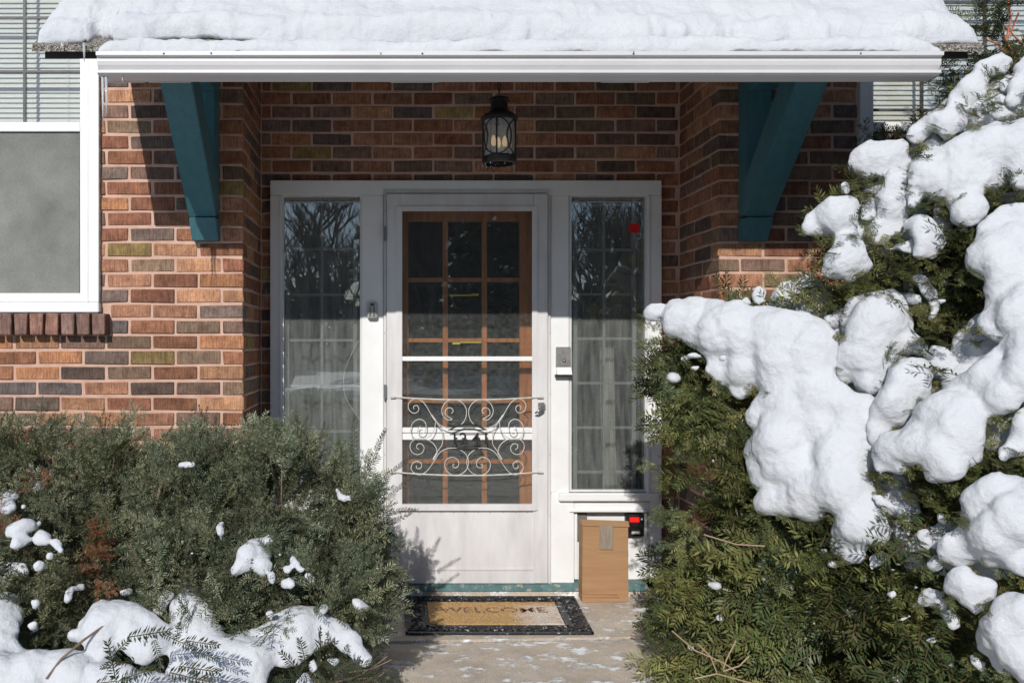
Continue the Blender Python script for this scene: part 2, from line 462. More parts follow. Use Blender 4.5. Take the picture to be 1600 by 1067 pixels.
# right lower panel: apron with sunk field and mouldings
pb('window_stool', [(874,771,1031,783)], YS-.022, YS+.1, m_white, ds, .004)
pb('apron', [(897.5,784,1015.5,800)], YS+.004, YBK, m_white, ds)
pb('lower_panel', [(897.5,800.5,1015.5,905)], YS+.045, YBK, m_white, ds)
pb('panel_moulding', [(890,796,1012,800)], YS-.008, YS+.03, m_white, ds, .002)
pb('panel_moulding', [(897.6,800.6,902,905)], YS+.018, YS+.044, m_white, ds, .002)
pb('panel_moulding', [(1006,800.6,1011,905)], YS+.018, YS+.044, m_white, ds, .002)
def sidelight(x0, x1, y0, y1, vx, hy):
    s = pb('sidelight', [(x0-3.5,y0-3,x0,y1+3), (x1,y0-3,x1+3.5,y1+3), (x0,y0-3,x1,y0), (x0,y1,x1,y1+3)], YS+.006, YS+.03, m_alu, ds, 0)
    o = pb('pane', [(x0-1,y0-1,x1+1,y1+1)], YS+.018, YS+.021, m_glass, s, 0)
    YM = YS+.055; k = YM/YS
    q = lambda a, b: (VX + (a-VX)/1.0, b)
    for a in vx[1:-1]: pb('muntin', [(a-2,y0-2,a+2,y1+2)], YM, YM+.02, m_glaze_bar, s, .001)
    for a in (vx[0], vx[-1]): pb('muntin', [(a-3,y0-2,a+3,y1+2)], YM-.001, YM+.02, m_glaze_bar, s, .001)
    for b in hy: pb('muntin', [(vx[0]+3,b-2,vx[-1]-3,b+2)], YM+.001, YM+.019, m_glaze_bar, s, .001)
    return s
sL = sidelight(443.5, 562.5, 308, 766, [449, 503, 555], [318+71.2*i for i in range(0, 7)])
sR = sidelight(893, 1008, 308, 765, [899, 944, 991], [321+69.4*i for i in range(0, 7)])
# stops of the sidelights
pb('casing_bead', [(436.5,306,440.2,770)], YS-.006, YS+.02, m_white, ds, .001)
pb('casing_bead', [(1011.5,306,1015.8,770)], YS-.006, YS+.02, m_white, ds, .001)
pb('sticker', [(983,349.5,998.5,364)], YS+.0165, YS+.0178, M('red_sticker', (.62,.008,.01,1), rough=.5), sR, 0)
# cords hanging behind the left pane
YC = YS+.035
m_cord = M('white_cord', (.72,.72,.70,1), rough=.7)
crv = [(561,531),(553,545),(545,562),(538,580),(536,600),(539,618),(546,632),(555,646),(562,655)]
MB().tube([P(a, b, YC) for a, b in crv], .0022, 5).build('cord', m_cord, sL)
MB().tube([P(443+i*12, 607-4*i/10+1.4*math.sin(i*1.3), YC-.003) for i in range(11)], .0035, 5).build('cord', m_cord, sL)
for a, b, c_, d in ((905,323.5,924,0),(939,323.5,991,0)): pass
# curtains in the hall behind the sidelights
m_curt = M('sheer_curtain', (.17,.17,.16,1), (.12,.12,.11,1), .9, vs=12, stretch=(1,1,.05))
m_curt2 = M('cream_curtain', (.55,.52,.44,1), (.40,.38,.32,1), .9, vs=12, stretch=(1,1,.1))
def curtain(name, label, x0, x1, z0, z1, y, m, drift=0):
    nx = 60; nz = 14
    b = MB(); vs = []; fs = []
    for j in range(nz+1):
        for i in range(nx+1):
            u = i/nx; t = j/nz; x = x0+(x1-x0)*u + drift*(1-t)*(1-t)
            vs.append((x, y + .018*math.sin(u*38 + .6*t) + .008*math.sin(u*91), z0+(z1-z0)*t))
    for j in range(nz):
        for i in range(nx):
            a = j*(nx+1)+i; fs.append((a, a+1, a+nx+2, a+nx+1))
    b.add(vs, fs); o = b.build(name, m, None, smooth=True); sd = o.modifiers.new('thickness', 'SOLIDIFY'); sd.thickness = .002
    return tag(o, label, 'curtain')
curtain('curtain', 'dim grey curtain hanging behind the left sidelight', X(436,4.33), X(580,4.33), .5, 2.05, 4.33, m_curt)
curtain('curtain', 'cream curtain gathered behind the lower right sidelight', X(938,4.36), X(958,4.36), .42, 1.30, 4.36, m_curt2, .02)
# hall behind: floor, walls, ceiling as one shell
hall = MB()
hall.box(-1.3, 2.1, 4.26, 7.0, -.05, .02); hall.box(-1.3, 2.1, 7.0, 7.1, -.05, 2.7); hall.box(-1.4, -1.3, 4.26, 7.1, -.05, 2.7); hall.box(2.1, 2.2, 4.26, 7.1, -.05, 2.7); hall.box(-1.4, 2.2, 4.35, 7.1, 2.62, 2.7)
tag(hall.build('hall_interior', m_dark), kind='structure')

# threshold
th = thing('threshold', 'worn teal painted threshold on a concrete curb under the white door', 'threshold', P(730, 930, YS-.02))
pb('sill', [(440,912.5,1012,924)], YS-.03, YBK+.1, m_tealw, th, .003)
pb('curb', [(440,924.3,1012,932.5)], YS-.026, YBK+.1, m_concrete, th, .003)

# ------------------------------------------------------------------ wooden inner door
YW = 4.175
wd = thing('wooden_door', 'oak door with small glass panes seen through the storm door', 'door', (X(726,YW), YW, .05))
vb = [(606,638), (692,700), (753,761), (812,842)]
hb = [(318,346)] + [(434+94.5*i, 440.5+94.5*i) for i in range(4)] + [(812,905)]
for i, (a, b) in enumerate(vb): pb('stile' if i in (0,3) else 'muntin', [(a,318,b,905)], YW, YW+(.04 if i in (0,3) else .03), m_wood, wd, .003)
for i, (a, b) in enumerate(hb):
    for (l, r) in ((638,692), (700,753), (761,812)):
        pb('rail' if i in (0,5) else 'muntin', [(l+.2,a,r-.2,b)], YW+.002, YW+.03, m_wood, wd, .002)
for i in range(5):
    y0 = hb[i][1]; y1 = hb[i+1][0]
    for (l, r) in ((638,692), (700,753), (761,812)):
        pb('pane', [(l-1,y0-1,r+1,y1+1)], YW+.014, YW+.017, m_glass_win, wd, 0)
m_yel = M('yellow_tape', (.75,.62,.02,1), rough=.5)
pb('tape', [(703,460.2,737,462.6)], YW-.004, YW+.001, m_yel, wd, 0); pb('tape', [(737,459,748,462)], YW-.005, YW, m_yel, wd, 0)
pb('tape', [(707,535,719,538)], YW-.005, YW, m_yel, wd, 0); pb('tape', [(719,534.2,752,535.8)], YW-.004, YW+.001, m_yel, wd, 0)
MB().tube([P(723,337,YW-.01), P(723,349,YW-.012)], .0035, 6).build('hook', M('tarnished_hook', (.4,.38,.35,1), rough=.4, metal=.8), wd)

# ------------------------------------------------------------------ storm door
YD = 4.065
sd = thing('storm_door', 'white aluminium storm door with scrolled grille and house number', 'door', (X(730,YD), YD, .05))
pb('stile', [(604,303,625,911)], YD, YD+.03, m_alu, sd, .002)
pb('stile', [(834,303,856,911)], YD, YD+.03, m_alu, sd, .002)
pb('top_rail', [(625.3,303,833.7,327)], YD+.001, YD+.03, m_alu, sd, .002)
fr = pb('glazing_frame', [(619,322,628.5,797), (831.5,322,840,797)], YD-.008, YD-.0005, m_alu, sd, .0015)
pb('glazing_frame', [(628.7,322,831.3,330)], YD-.0075, YD-.0006, m_alu, sd, .0015)
pb('glazing_frame', [(621,788,838,798)], YD-.011, YD+.02, m_alu, sd, .002)
pb('cross_bar', [(628,557,832,564)], YD-.003, YD+.016, m_white, sd, .0015)
pb('middle_rail', [(628.6,668,831.4,676)], YD-.002, YD+.016, m_white, sd, .0015)
pb('middle_rail', [(628.6,677,831.4,687)], YD+.001, YD+.018, m_white, sd, .0015)
for a, b in ((330,557.3), (563.7,668.2), (686.8,788.3)):
    pb('pane', [(628,a,832,b)], YD+.008, YD+.011, m_glass_door, sd, 0)
pb('kick_panel', [(625.3,798.5,833.7,911)], YD+.008, YD+.03, m_alu, sd, .001)
pb('kick_moulding', [(625.3,888,833.7,891)], YD+.003, YD+.0075, m_alu, sd, .001)
pb('kick_moulding', [(833.5,798.5,836,911)], YD-.004, YD-.0004, m_alu, sd, .0008)
m_screw = M('dull_screw', (.16,.15,.14,1), rough=.5, metal=.5)
for a in (640,655,672,690,709,727,747,766,786,806,824):
    o = MB().tube([P(a,800.5,YD+.006), P(a,800.5,YD+.0095)], .0022, 6).build('screw', m_screw, sd)
for yy in (365, 612):
    h = pb('hinge', [(599,yy-11,604.2,yy+11)], YD-.012, YD+.004, M('grey_hinge', (.22,.22,.22,1), rough=.4, metal=.6), sd, .001)
for yy in range(330, 900, 95):
    for xx in (601.2, 859.3): MB().tube([P(xx,yy,YD+.0185), P(xx,yy,YD+.0225)], .002, 6).build('screw', m_screw, sd)
# latch handle
m_handle = M('chrome_handle', (.55,.55,.53,1), (.35,.34,.32,1), .3, metal=.9, vs=60)
hd = MB(); hd.pbox(841,629,851,646, YD-.006, YD-.0002); hdo = hd.build('handle', m_handle, sd, .002)
hb_ = MB(); hb_.tube([P(847,640,YD-.006), P(847,640,YD-.035), P(842,642,YD-.040), P(836,645.5,YD-.036)], [.006,.006,.006,.004], 8); hb_.build('lever', m_handle, hdo, smooth=True)
MB().tube([P(851.5,632,YD-.006), P(851.5,640,YD-.006)], .003, 6).build('lever', m_handle, hdo)
# scrolled grille
m_iron = M('white_enamelled_iron', (.66,.65,.61,1), (.50,.47,.42,1), .45, vs=60, dirt=(.25,.14,.08,1), dirt_at=.7, ds=80)
g0 = MB()
def gp(cx, cy, dy=0.0):
    px = 590 + cx/4.848; py = 600 + cy/4.848
    u = (px-728)/108; Y = YD - .012 - .035*max(0, 1-u*u) + dy
    # the traced outline is measured in the door plane
    return Vector((X(px, YD), Y, Z(py, YD)))
def cr(pts, sub=8):                                     # Catmull-Rom
    out = []; p = [pts[0]] + list(pts) + [pts[-1]]
    for i in range(1, len(p)-2):
        for k in range(sub):
            t = k/sub; q = []
            for a in range(2):
                p0, p1, p2, p3 = p[i-1][a], p[i][a], p[i+1][a], p[i+2][a]
                q.append(.5*((2*p1)+(-p0+p2)*t+(2*p0-5*p1+4*p2-p3)*t*t+(-p0+3*p1-3*p2+p3)*t**3))
            out.append(tuple(q))
    out.append(tuple(pts[-1])); return out
grille = MB().tube([gp(c, 96+18*(1-((c-675)/570)**2)) for c in range(105, 1250, 40)], .0036, 6).build('grille', m_iron, sd)
MB().tube([gp(c, 662+18*(1-((c-675)/570)**2)) for c in range(105, 1250, 40)], .0036, 6).build('grille_bar', m_iron, grille)
for cy in (98, 664):
    for s_ in (0, 1):
        cx = 105 if not s_ else 1245
        b = MB(); a0 = gp(cx, cy); b.box(a0.x-.006 if not s_ else a0.x-.03, a0.x+.03 if not s_ else a0.x+.006, YD-.013, YD-.0085, a0.z-.005, a0.z+.005)
        b.build('grille_lug', m_iron, grille, .001)
scr = [
 [(790,215),(778,200),(792,184),(815,190),(820,215),(800,236),(770,228),(762,195),(785,170)][::-1],
 [(812,205),(800,220),(780,205),(790,180),(818,185),(828,215),(805,238),(773,225),(764,190),(790,150),(835,152),(864,190),(850,240),(815,260),(775,258)][3:4],
]
R1 = [(795,212),(782,200),(790,182),(812,180),(822,200),(812,226),(785,236),(763,215),(765,180),(790,152)]
top_s = [(806,208),(793,213),(783,200),(795,183),(816,188),(822,212),(803,235),(773,228),(762,196),(778,165),(812,150),(850,168),(866,205),(848,245),(812,262)]
# top: outer loop starts inside the curl and sweeps round to the upper corner curl
top_r = [(806,205),(790,205),(788,188),(806,180),(822,196),(818,220),(795,232),(770,222),(762,195),(772,172),(795,178)][:0] + \
        [(800,212),(788,198),(800,183),(820,194),(815,222),(788,230),(766,212),(768,180),(800,160),(840,172),(862,205),(850,240),(815,258)][:0]
def spiral(cx, cy, r0, r1, a0, a1, n=26):
    return [(cx+(r0+(r1-r0)*i/n)*math.cos(a0+(a1-a0)*i/n), cy+(r0+(r1-r0)*i/n)*math.sin(a0+(a1-a0)*i/n)) for i in range(n+1)]
PI = math.pi
# each scroll: centre curl + body + corner curl (screen coordinates, y down)
s_top = spiral(800, 200, 14, 66, PI*.5, PI*.5-PI*2.9, 34) + []
T = spiral(805, 200, 12, 62, PI*1.3, PI*1.3-PI*2.0*1.0, 22)
top_scroll = spiral(808,205,10,60,PI*.2,-PI*1.05+PI*.0,18)
A = spiral(806, 205, 12, 64, PI, PI+PI*2.6, 26)      # opens clockwise
def scrolls():
    L = []
    # top inner curl to top outer curl
    a = [(800,213),(787,205),(792,185),(815,183),(824,205),(808,232),(778,228),(762,200),(770,172)]
    a = spiral(808, 200, 10, 58, PI*.5, PI*.5-PI*3.0, 30)
    L.append(spiral(803,203,10,44,PI*.6,PI*.6+PI*1.6,14) + [(790,262-2),(830,262),(862,225),(866,180),(835,130),(785,114),(730,125),(690,170),(684,225),(705,280),(750,315),(810,326),(865,312),(905,280),(950,220),(985,160),(1020,122),(1062,108),(1100,125),(1119,160),(1108,198),(1080,216),(1050,208),(1039,180),(1055,158),(1078,166),(1076,186)])
    L.append([(772,597),(785,600),(783,618),(760,622),(742,602),(746,570),(775,546),(815,550),(843,580),(843,625),(815,662),(770,680),(720,668),(682,632),(668,580),(682,530),(722,492),(775,476),(830,480),(880,508),(915,555),(945,605),(985,655),(1030,679),(1070,668),(1097,635),(1088,598),(1058,578),(1028,586),(1018,610),(1034,633),(1058,626),(1056,608)])
    L.append([(916,285),(922,330),(950,380),(1000,408),(1050,412),(1088,390),(1100,345),(1088,295),(1050,264),(1010,268),(986,300),(992,350),(1018,372),(1045,360),(1044,330),(1026,316)])
    L.append([(903,510),(912,470),(945,430),(1000,408),(1055,408),(1095,435),(1105,475),(1085,515),(1048,527),(1012,510),(1000,475),(1020,446),(1050,450),(1054,478),(1036,488)])
    L.append([(905,290),(880,320),(865,350),(863,400),(865,448),(885,480),(908,515)])
    return L
for pts in scrolls():
    c = cr(pts, 4)
    for mir in (0, 1):
        q = [((1350-a) if mir else a, b) for a, b in c]
        MB().tube([gp(a, b) for a, b in q], .0022, 5).build('scroll', m_iron, grille, smooth=True)
for mir in (0, 1):
    f = lambda a: 1350-a if mir else a
    MB().tube([gp(f(905),285), gp(f(945),228)], .0045, 6).build('collar', m_iron, grille)
    MB().tube([gp(f(903),510), gp(f(932),562)], .0045, 6).build('collar', m_iron, grille)
npl = MB().tube([gp(c, 335-40*math.cos((c-675)/130*PI/2)) for c in range(545, 806, 13)], .004, 6).build('number_plate', m_black, grille)
MB().tube([gp(c, 478+8*math.cos((c-675)/120*PI/2)) for c in range(560, 791, 15)], .0035, 6).build('number_plate', m_black, grille)
MB().tube([gp(530, 338), gp(820, 338)], .0028, 6).build('number_plate', m_black, grille)
def text_obj(txt, size, depth, m, loc, rot, parent, name, sx=1, bold=0):
    cu = bpy.data.curves.new(name, 'FONT'); cu.body = txt; cu.size = size; cu.extrude = depth; cu.offset = bold
    cu.align_x = 'CENTER'; cu.align_y = 'CENTER'; cu.resolution_u = 3
    t = bpy.data.objects.new(name, cu); COL.objects.link(t); bpy.context.view_layer.update()
    me = bpy.data.meshes.new_from_object(t.evaluated_get(bpy.context.evaluated_depsgraph_get()))
    bpy.data.objects.remove(t); me.name = name; me.materials.clear()
    for v in me.vertices: v.co.x *= sx
    o = link(name, me, m, parent); o.location = loc; o.rotation_euler = rot
    return o
for d, cx in (('1', 578), ('2', 643), ('4', 738), ('1', 812)):
    p_ = gp(cx, 408, -.003)
    text_obj(d, .082, .002, m_black, p_, (PI/2, 0, 0), grille, 'digit', .95, .001)

# ------------------------------------------------------------------ small fittings on the frame
m_steel = M('brushed_steel', (.45,.45,.43,1), (.33,.32,.30,1), .42, metal=.85, vs=50)
lb = thing('key_lockbox', 'small grey push-button key box mounted left of the storm door', 'lock box', P(582,484,YS-.02))
pb('case', [(574,471.5,589.5,497.5)], YS-.03, YS+.0015, m_steel, lb, .005)
m_key = M('dark_key', (.05,.05,.05,1), rough=.5)
pb('dial', [(578.5,474,585,478)], YS-.034, YS-.0305, m_key, lb, .001)
for j in range(5):
    for i in range(2): pb('button', [(577+i*6,480.2+j*3.1,579.8+i*6,482+j*3.1)], YS-.033, YS-.0305, m_key, lb, 0)
db = thing('metal_wall_fitting', 'steel plate with round peephole and sloping white flap right of the storm door', 'door fitting', P(880,564,YS-.02))
pb('backplate', [(869,542,892,573)], YS-.012, YS+.0015, m_steel, db, .002)
MB().tube([P(881.5,563,YS-.018), P(881.5,563,YS-.0125)], .008, 16).build('eyelet', m_black, db)
MB().tube([P(881.5,563,YS-.021), P(881.5,563,YS-.0182)], .004, 12).build('eyelet', m_steel, db)
b = MB(); zf0, zf1 = Z(585,YS), Z(573.5,YS); b.prism([(YS-.03,zf0), (YS-.012,zf1), (YS+.001,zf1), (YS+.001,zf0)], X(869,YS), X(892,YS), 'x')
b.build('flap', m_white, db, .001); pb('flap_edge', [(868.5,585.3,893,588.5)], YS-.032, YS+.001, m_black, db, .001)

# ledge fittings in the right lower panel
YP = YS+.045
mp_ = thing('metal_plate', 'grey metal plate with a key knob on the panel left of the carton', 'metal plate', P(907,824,YP))
pb('plate', [(898.5,802,917.5,845)], YP-.014, YP-.0005, M('galvanised_plate', (.28,.27,.25,1), (.20,.19,.18,1), .5, metal=.6, vs=40), mp_, .002)
MB().tube([P(909,820,YP-.03), P(909,820,YP-.0145)], .008, 10).build('knob', m_black, mp_); MB().tube([P(908,815,YP-.032), P(912,813,YP-.034)], .004, 6).build('knob', m_steel, mp_)
kb = thing('meter_box', 'small black box with glowing red display beside the carton', 'meter', P(992,820,YP))
pb('case', [(978,803,1007,838)], YP-.03, YP-.0005, m_black, kb, .004)
pb('display', [(984,808,999,815.5)], YP-.033, YP-.0305, M('red_display', (.5,.01,.01,1), rough=.3, emit=((1,.02,.02,1), .6)), kb, .0005)
pb('label', [(987,830,1000,834)], YP-.0325, YP-.0305, M('grey_label', (.5,.5,.5,1)), kb, 0)
MB().tube([P(1003,811,YP-.035), P(1003,811,YP-.0305)], .005, 10).build('button', m_steel, kb)

# ------------------------------------------------------------------ carton
bxo = thing('cardboard_box', 'tall brown cardboard carton standing on the slab before the right panel', 'box', (X(947,3.98), 3.98, 0))
m_card = M('cardboard', (.40,.235,.12,1), (.34,.195,.10,1), .8, vs=12, bump=.15, bs=60, stretch=(.3,.3,3), spec=.2)
yb0 = F*CZ/(941-VY); 
cx0, cx1 = X(909.5, yb0), X(981.5, yb0); cz1 = Z(822, yb0); dep = .10
b = MB()
b.add([(cx0,yb0,.001),(cx1+.003,yb0+.004,.001),(cx1+.012,yb0+dep,.001),(cx0+.004,yb0+dep-.004,.001),(cx0+.004,yb0+.004,cz1),(cx1+.002,yb0+.006,cz1-.006),(cx1+.012,yb0+dep,cz1+.004),(cx0+.008,yb0+dep,cz1+.012)],
      [(0,3,2,1),(0,1,5,4),(1,2,6,5),(2,3,7,6),(3,0,4,7),(4,5,6,7)])
b.build('carton', m_card, bxo, .002)
# lid flaps, a touch open
b = MB(); b.add([(cx0+.002,yb0+.001,cz1+.002),(cx1+.006,yb0+.001,cz1-.004),(cx1+.017,yb0+dep*.5,cz1+.012),(cx0+.010,yb0+dep*.5,cz1+.020),
                 (cx0+.002,yb0+.001,cz1+.005),(cx1+.006,yb0+.001,cz1-.001),(cx1+.017,yb0+dep*.5,cz1+.015),(cx0+.010,yb0+dep*.5,cz1+.023)],
                [(0,3,2,1),(4,5,6,7),(0,1,5,4),(1,2,6,5),(2,3,7,6),(3,0,4,7)])
b.build('flap', m_card, bxo)
m_tape = M('grey_strapping_tape', (.24,.19,.15,1), (.34,.28,.22,1), .3, vs=120, stretch=(1,1,.1))
b = MB(); b.box(X(937,yb0), X(958,yb0), yb0-.0025, yb0+.001, Z(858,yb0), cz1+.003); b.build('tape', m_tape, bxo)
b = MB(); b.box(cx0+.002, cx1-.05, yb0-.0012, yb0+.0005, Z(929,yb0), Z(928,yb0)); b.box(cx0+.002, cx1-.04, yb0-.0012, yb0+.0005, Z(933.5,yb0), Z(932.5,yb0)); b.build('crease', M('cardboard_crease', (.30,.15,.07,1)), bxo)

# ------------------------------------------------------------------ doormat
my0, my1 = F*CZ/(992-VY), F*CZ/(934-VY)               # near, far edges
mx0n, mx1n, mx0f, mx1f = X(634,my0), X(928,my0), X(630,my1), X(897,my1)
mat_t = thing('doormat', 'coir welcome doormat with black rubber scroll border, dusted with snow', 'doormat', ((mx0n+mx1n)/2, (my0+my1)/2, 0))
def muv(u, v, z=0):
    a = Vector((mx0n+(mx1n-mx0n)*u, my0, z)); b = Vector((mx0f+(mx1f-mx0f)*u, my1, z)); return a.lerp(b, v)
m_rub = M('rubber_border', (.016,.015,.016,1), (.03,.03,.03,1), .5, vs=40, dirt=(.62,.62,.64,1), dirt_at=.57, ds=46)
b = MB()
def quadbox(u0,u1,v0,v1,z0,z1):
    q = [muv(u0,v0),muv(u1,v0),muv(u1,v1),muv(u0,v1)]
    b.add([(p.x,p.y,z0) for p in q]+[(p.x,p.y,z1) for p in q], [(0,3,2,1),(4,5,6,7),(0,1,5,4),(1,2,6,5),(2,3,7,6),(3,0,4,7)])
quadbox(0,1,0,1,.001,.005)
for e in ((0,1,0,.025),(0,1,.975,1),(0,.012,0,1),(.988,1,0,1),(.115,.885,.17,.19),(.115,.885,.81,.83),(.115,.127,.17,.83),(.873,.885,.17,.83)): quadbox(*e,.004,.011)
b.build('border', m_rub, mat_t)
r2 = random.Random(3)
def curl(u, v, s, fl):
    pts = []
    for i in range(12):
        a = fl*(i/11*PI*2.1)+r2.random()*.1; rr = s*(1-i/14)
        pts.append(muv(u+rr*math.cos(a)/.82, v+rr*math.sin(a)/.5, .011))
    MB().tube(pts, .0042, 4).build('border_scroll', m_rub, mat_t)
for i in range(26):
    u = .035+i*.0372
    for v in (.095, .905): curl(u, v, .026, 1 if i%2 else -1)
for i in range(6):
    v = .2+i*.12
    for u in (.06, .94): curl(u, v, .028, 1 if i%2 else -1); 
# coir field: grid of tufts
def coir():
    m, n, out = new_mat('coir'); p = nd(n, 'ShaderNodeBsdfPrincipled'); n.links.new(p.outputs[0], out.inputs[0]); p.inputs['Roughness'].default_value = .95
    t = pos_noise(n, 160, 4); c = ramp(n, t.outputs[0], [(.3,(.27,.145,.055)), (.55,(.54,.34,.145)), (.75,(.70,.49,.25))])
    g = nd(n, 'ShaderNodeNewGeometry'); sp = nd(n, 'ShaderNodeSeparateXYZ'); n.links.new(g.outputs['Position'], sp.inputs[0])
    mr = nd(n, 'ShaderNodeMapRange'); mr.inputs['From Min'].default_value = .46; mr.inputs['From Max'].default_value = .66; mr.inputs['To Min'].default_value = -.22; mr.inputs['To Max'].default_value = .26
    n.links.new(sp.outputs[0], mr.inputs[0])
    s = pos_noise(n, 24, 8, rough=.75); ad = nd(n, 'ShaderNodeMath', operation='ADD'); n.links.new(mr.outputs[0], ad.inputs[0]); n.links.new(s.outputs[0], ad.inputs[1])
    # snow blown over the right end, thinning towards the top edge
    my = nd(n, 'ShaderNodeMapRange'); my.inputs['From Min'].default_value = my0+.34; my.inputs['From Max'].default_value = my0+.40; my.inputs['To Min'].default_value = 0; my.inputs['To Max'].default_value = -.4
    n.links.new(sp.outputs[1], my.inputs[0]); ad2 = nd(n, 'ShaderNodeMath', operation='ADD'); n.links.new(ad.outputs[0], ad2.inputs[0]); n.links.new(my.outputs[0], ad2.inputs[1])
    f = ramp(n, ad2.outputs[0], [(.50,K),(.78,(.62,.62,.62,1))])
    c = mixc(n, f, c, (.72,.70,.70,1)); n.links.new(c, p.inputs['Base Color'])
    n.links.new(bumpn(n, t.outputs[0], 1, .006), p.inputs['Normal']); return m, c
m_coir, _ = coir()
b = MB(); vs = []; fs = []; nx, ny = 110, 44
for j in range(ny+1):
    for i in range(nx+1):
        u = .128+.744*i/nx; v = .192+.616*j/ny; e = min(i, nx-i, j, ny-j)
        p = muv(u, v, .012+ (r2.random()*.004 if e else -.009)); vs.append(p)
for j in range(ny):
    for i in range(nx):
        a = j*(nx+1)+i; fs.append((a, a+1, a+nx+2, a+nx+1))
b.add(vs, fs); b.build('coir_field', m_coir, mat_t)
m_let = M('worn_lettering', (.10,.045,.03,1), (.45,.28,.12,1), .95, vs=60, lo=.45, hi=.6)
cc = muv(.5, .56, .0135); text_obj('WELCOME', .098, .0018, m_let, cc, (0,0,0), mat_t, 'lettering', 1.05, .001)

# ------------------------------------------------------------------ porch roof, gutter, fascia
RX0, RX1 = X(50, 2.84), X(1537, 2.84); RY = 2.84; RZ = Z(71, RY); SL = .8
rf = thing('porch_roof', 'shingled lean-to porch roof carrying thick snow over the door', 'roof', ((RX0+RX1)/2, RY, RZ))
b = MB(); b.prism([(RY, RZ-.022), (RY, RZ), (YF-.001, RZ+SL*(YF-RY)), (YF-.001, RZ+SL*(YF-RY)-.022)], RX0, RX1, 'x'); b.build('shingles', m_shingle, rf)
m_under = M('dark_stained_boards', (.035,.03,.028,1), (.05,.04,.035,1), .8, vs=20)
b = MB(); b.prism([(RY+.035, RZ-.05+.015), (RY+.035, RZ-.0225+.0175), (YF-.002, RZ+SL*(YF-RY)-.0235), (YF-.002, RZ+SL*(YF-RY)-.05)], RX0+.03, RX1-.03, 'x'); b.build('roof_boards', m_under, rf)
GX0, GX1 = X(152, 2.80), X(1472, 2.80)
b = MB(); b.box(GX0+.01, GX1-.02, 2.90, 2.92, Z(126, 2.90), RZ-.012); b.build('fascia', m_gutter, rf, .002)
for a, w in ((165, 60), (232, 65), (610, 75), (940, 75)):
    b = MB(); b.box(X(a,2.89), X(a+w,2.89), 2.892, 2.8997, Z(128.3,2.89), Z(121,2.89)); b.build('fascia_clip', m_gutter, rf)
gt = thing('gutter', 'white metal eaves gutter along the front of the porch roof', 'gutter', ((GX0+GX1)/2, 2.75, Z(112,2.7)))
gy = 2.80; gb = 2.885
prof = [(gy-.004,Z(81,gy)), (gy-.004,Z(87,gy)), (gy+.010,Z(88.5,gy)), (gy+.009,Z(94,gy)), (gy+.013,Z(100,gy)), (gy+.021,Z(105,gy)), (gy+.026,Z(107,gy)),
        (gy+.010,Z(108,gy)), (gy+.010,Z(112.5,gy)), (gy+.022,Z(115,gy)), (gb,Z(115,gy)), (gb,Z(84,gy)), (gb-.008,Z(84,gy)), (gb-.008,Z(112,gy)), (gy+.026,Z(112,gy)), (gy+.012,Z(84,gy)), (gy+.008,Z(81,gy))]
b = MB(); b.prism(prof, GX0, GX1, 'x'); b.build('trough', m_gutter, gt)
capp = prof[:11] + [(gb, Z(83,gy))]
for xx, s_ in ((GX0-.004, 0), (GX1, 1)):
    b = MB(); b.prism(capp, xx, xx+.004, 'x'); b.build('end_cap', m_gutter, gt)
# seams / spikes
for px in (256, 330, 595, 660, 990, 1345):
    b = MB(); b.tube([P(px, 84+rnd.uniform(-1,1), gy-.006), P(px, 84, gy-.0035)], .0035, 6); b.build('spike', m_screw, gt)
b = MB(); b.box(X(989,gy), X(990.5,gy), gy-.0052, gy-.0035, Z(87,gy), Z(81,gy)); b.build('seam', m_screw, gt)

def fbm(x, y, z, o=4):
    return mn.fractal(Vector((x, y, z)), 1.0, 2.0, o, noise_basis='PERLIN_ORIGINAL')
# roof snow: cross-section swept along the eave
def sweep_snow(name, xs, profile, m):
    vs = []; fs = []; n = None
    for x in xs:
        pr = profile(x); n = len(pr)
        for (y, z) in pr:
            d = fbm(x*4, y*7, z*7)*.016 + fbm(x*17, y*22, z*22)*.0042 + fbm(x*60, y*70, z*70)*.003
            vs.append((x + fbm(y*9, x*9, z*9)*.008, y - d*.8, z + d))
    for i in range(len(xs)-1):
        for k in range(n-1):
            fs.append((i*n+k, i*n+k+1, (i+1)*n+k+1, (i+1)*n+k))
        fs.append((i*n+n-1, i*n, (i+1)*n, (i+1)*n+n-1))
    fs += [tuple(range(n)), tuple((len(xs)-1)*n+k for k in range(n-1, -1, -1))]
    b = MB(); b.add(vs, fs); return b.build(name, m, None, smooth=True)
def roof_prof(x):
    e = min(x-(RX0+.004), (RX1-.004)-x); t = math.sqrt(max(.0, 1-(1-min(1, e/.09))**2)) if e < .09 else 1
    t = max(t, .04)
    bare = max(0, fbm(x*2.3, 3, 1)*1.5-.12) + max(0, fbm(x*9, 5, 2)-.1)*.5
    v0 = .010 + .045*bare + (.07 if (RX0+.17 < x < RX0+.27) else 0)*(.6+fbm(x*30,1,1))
    h = .085*t*(1+.25*fbm(x*5, 1, 7))
    pr = []
    for k in range(10):                                  # rolled lower lip
        a = k/9*PI/2
        pr.append((RY+v0+.05*(1-math.cos(a)) - .012*math.sin(a*2)*t, RZ+SL*v0 + h*math.sin(a) + SL*.05*(1-math.cos(a))))
    y0, z0 = pr[-1]
    for k in range(1, 56):
        y = y0+(YF-.004-y0)*k/55; pr.append((y, z0+SL*(y-y0)+.045*t*(1-math.exp(-(y-y0)*9))))
    pr.append((YF-.004, RZ+SL*(YF-.004-RY)+.002)); pr.append((RY+v0+.02, RZ+SL*(v0+.02)+.0015))
    return pr
xs = list(np.concatenate([np.linspace(RX0+.006, RX0+.16, 22), np.linspace(RX0+.168, RX1-.168, 330), np.linspace(RX1-.16, RX1-.006, 22)]))
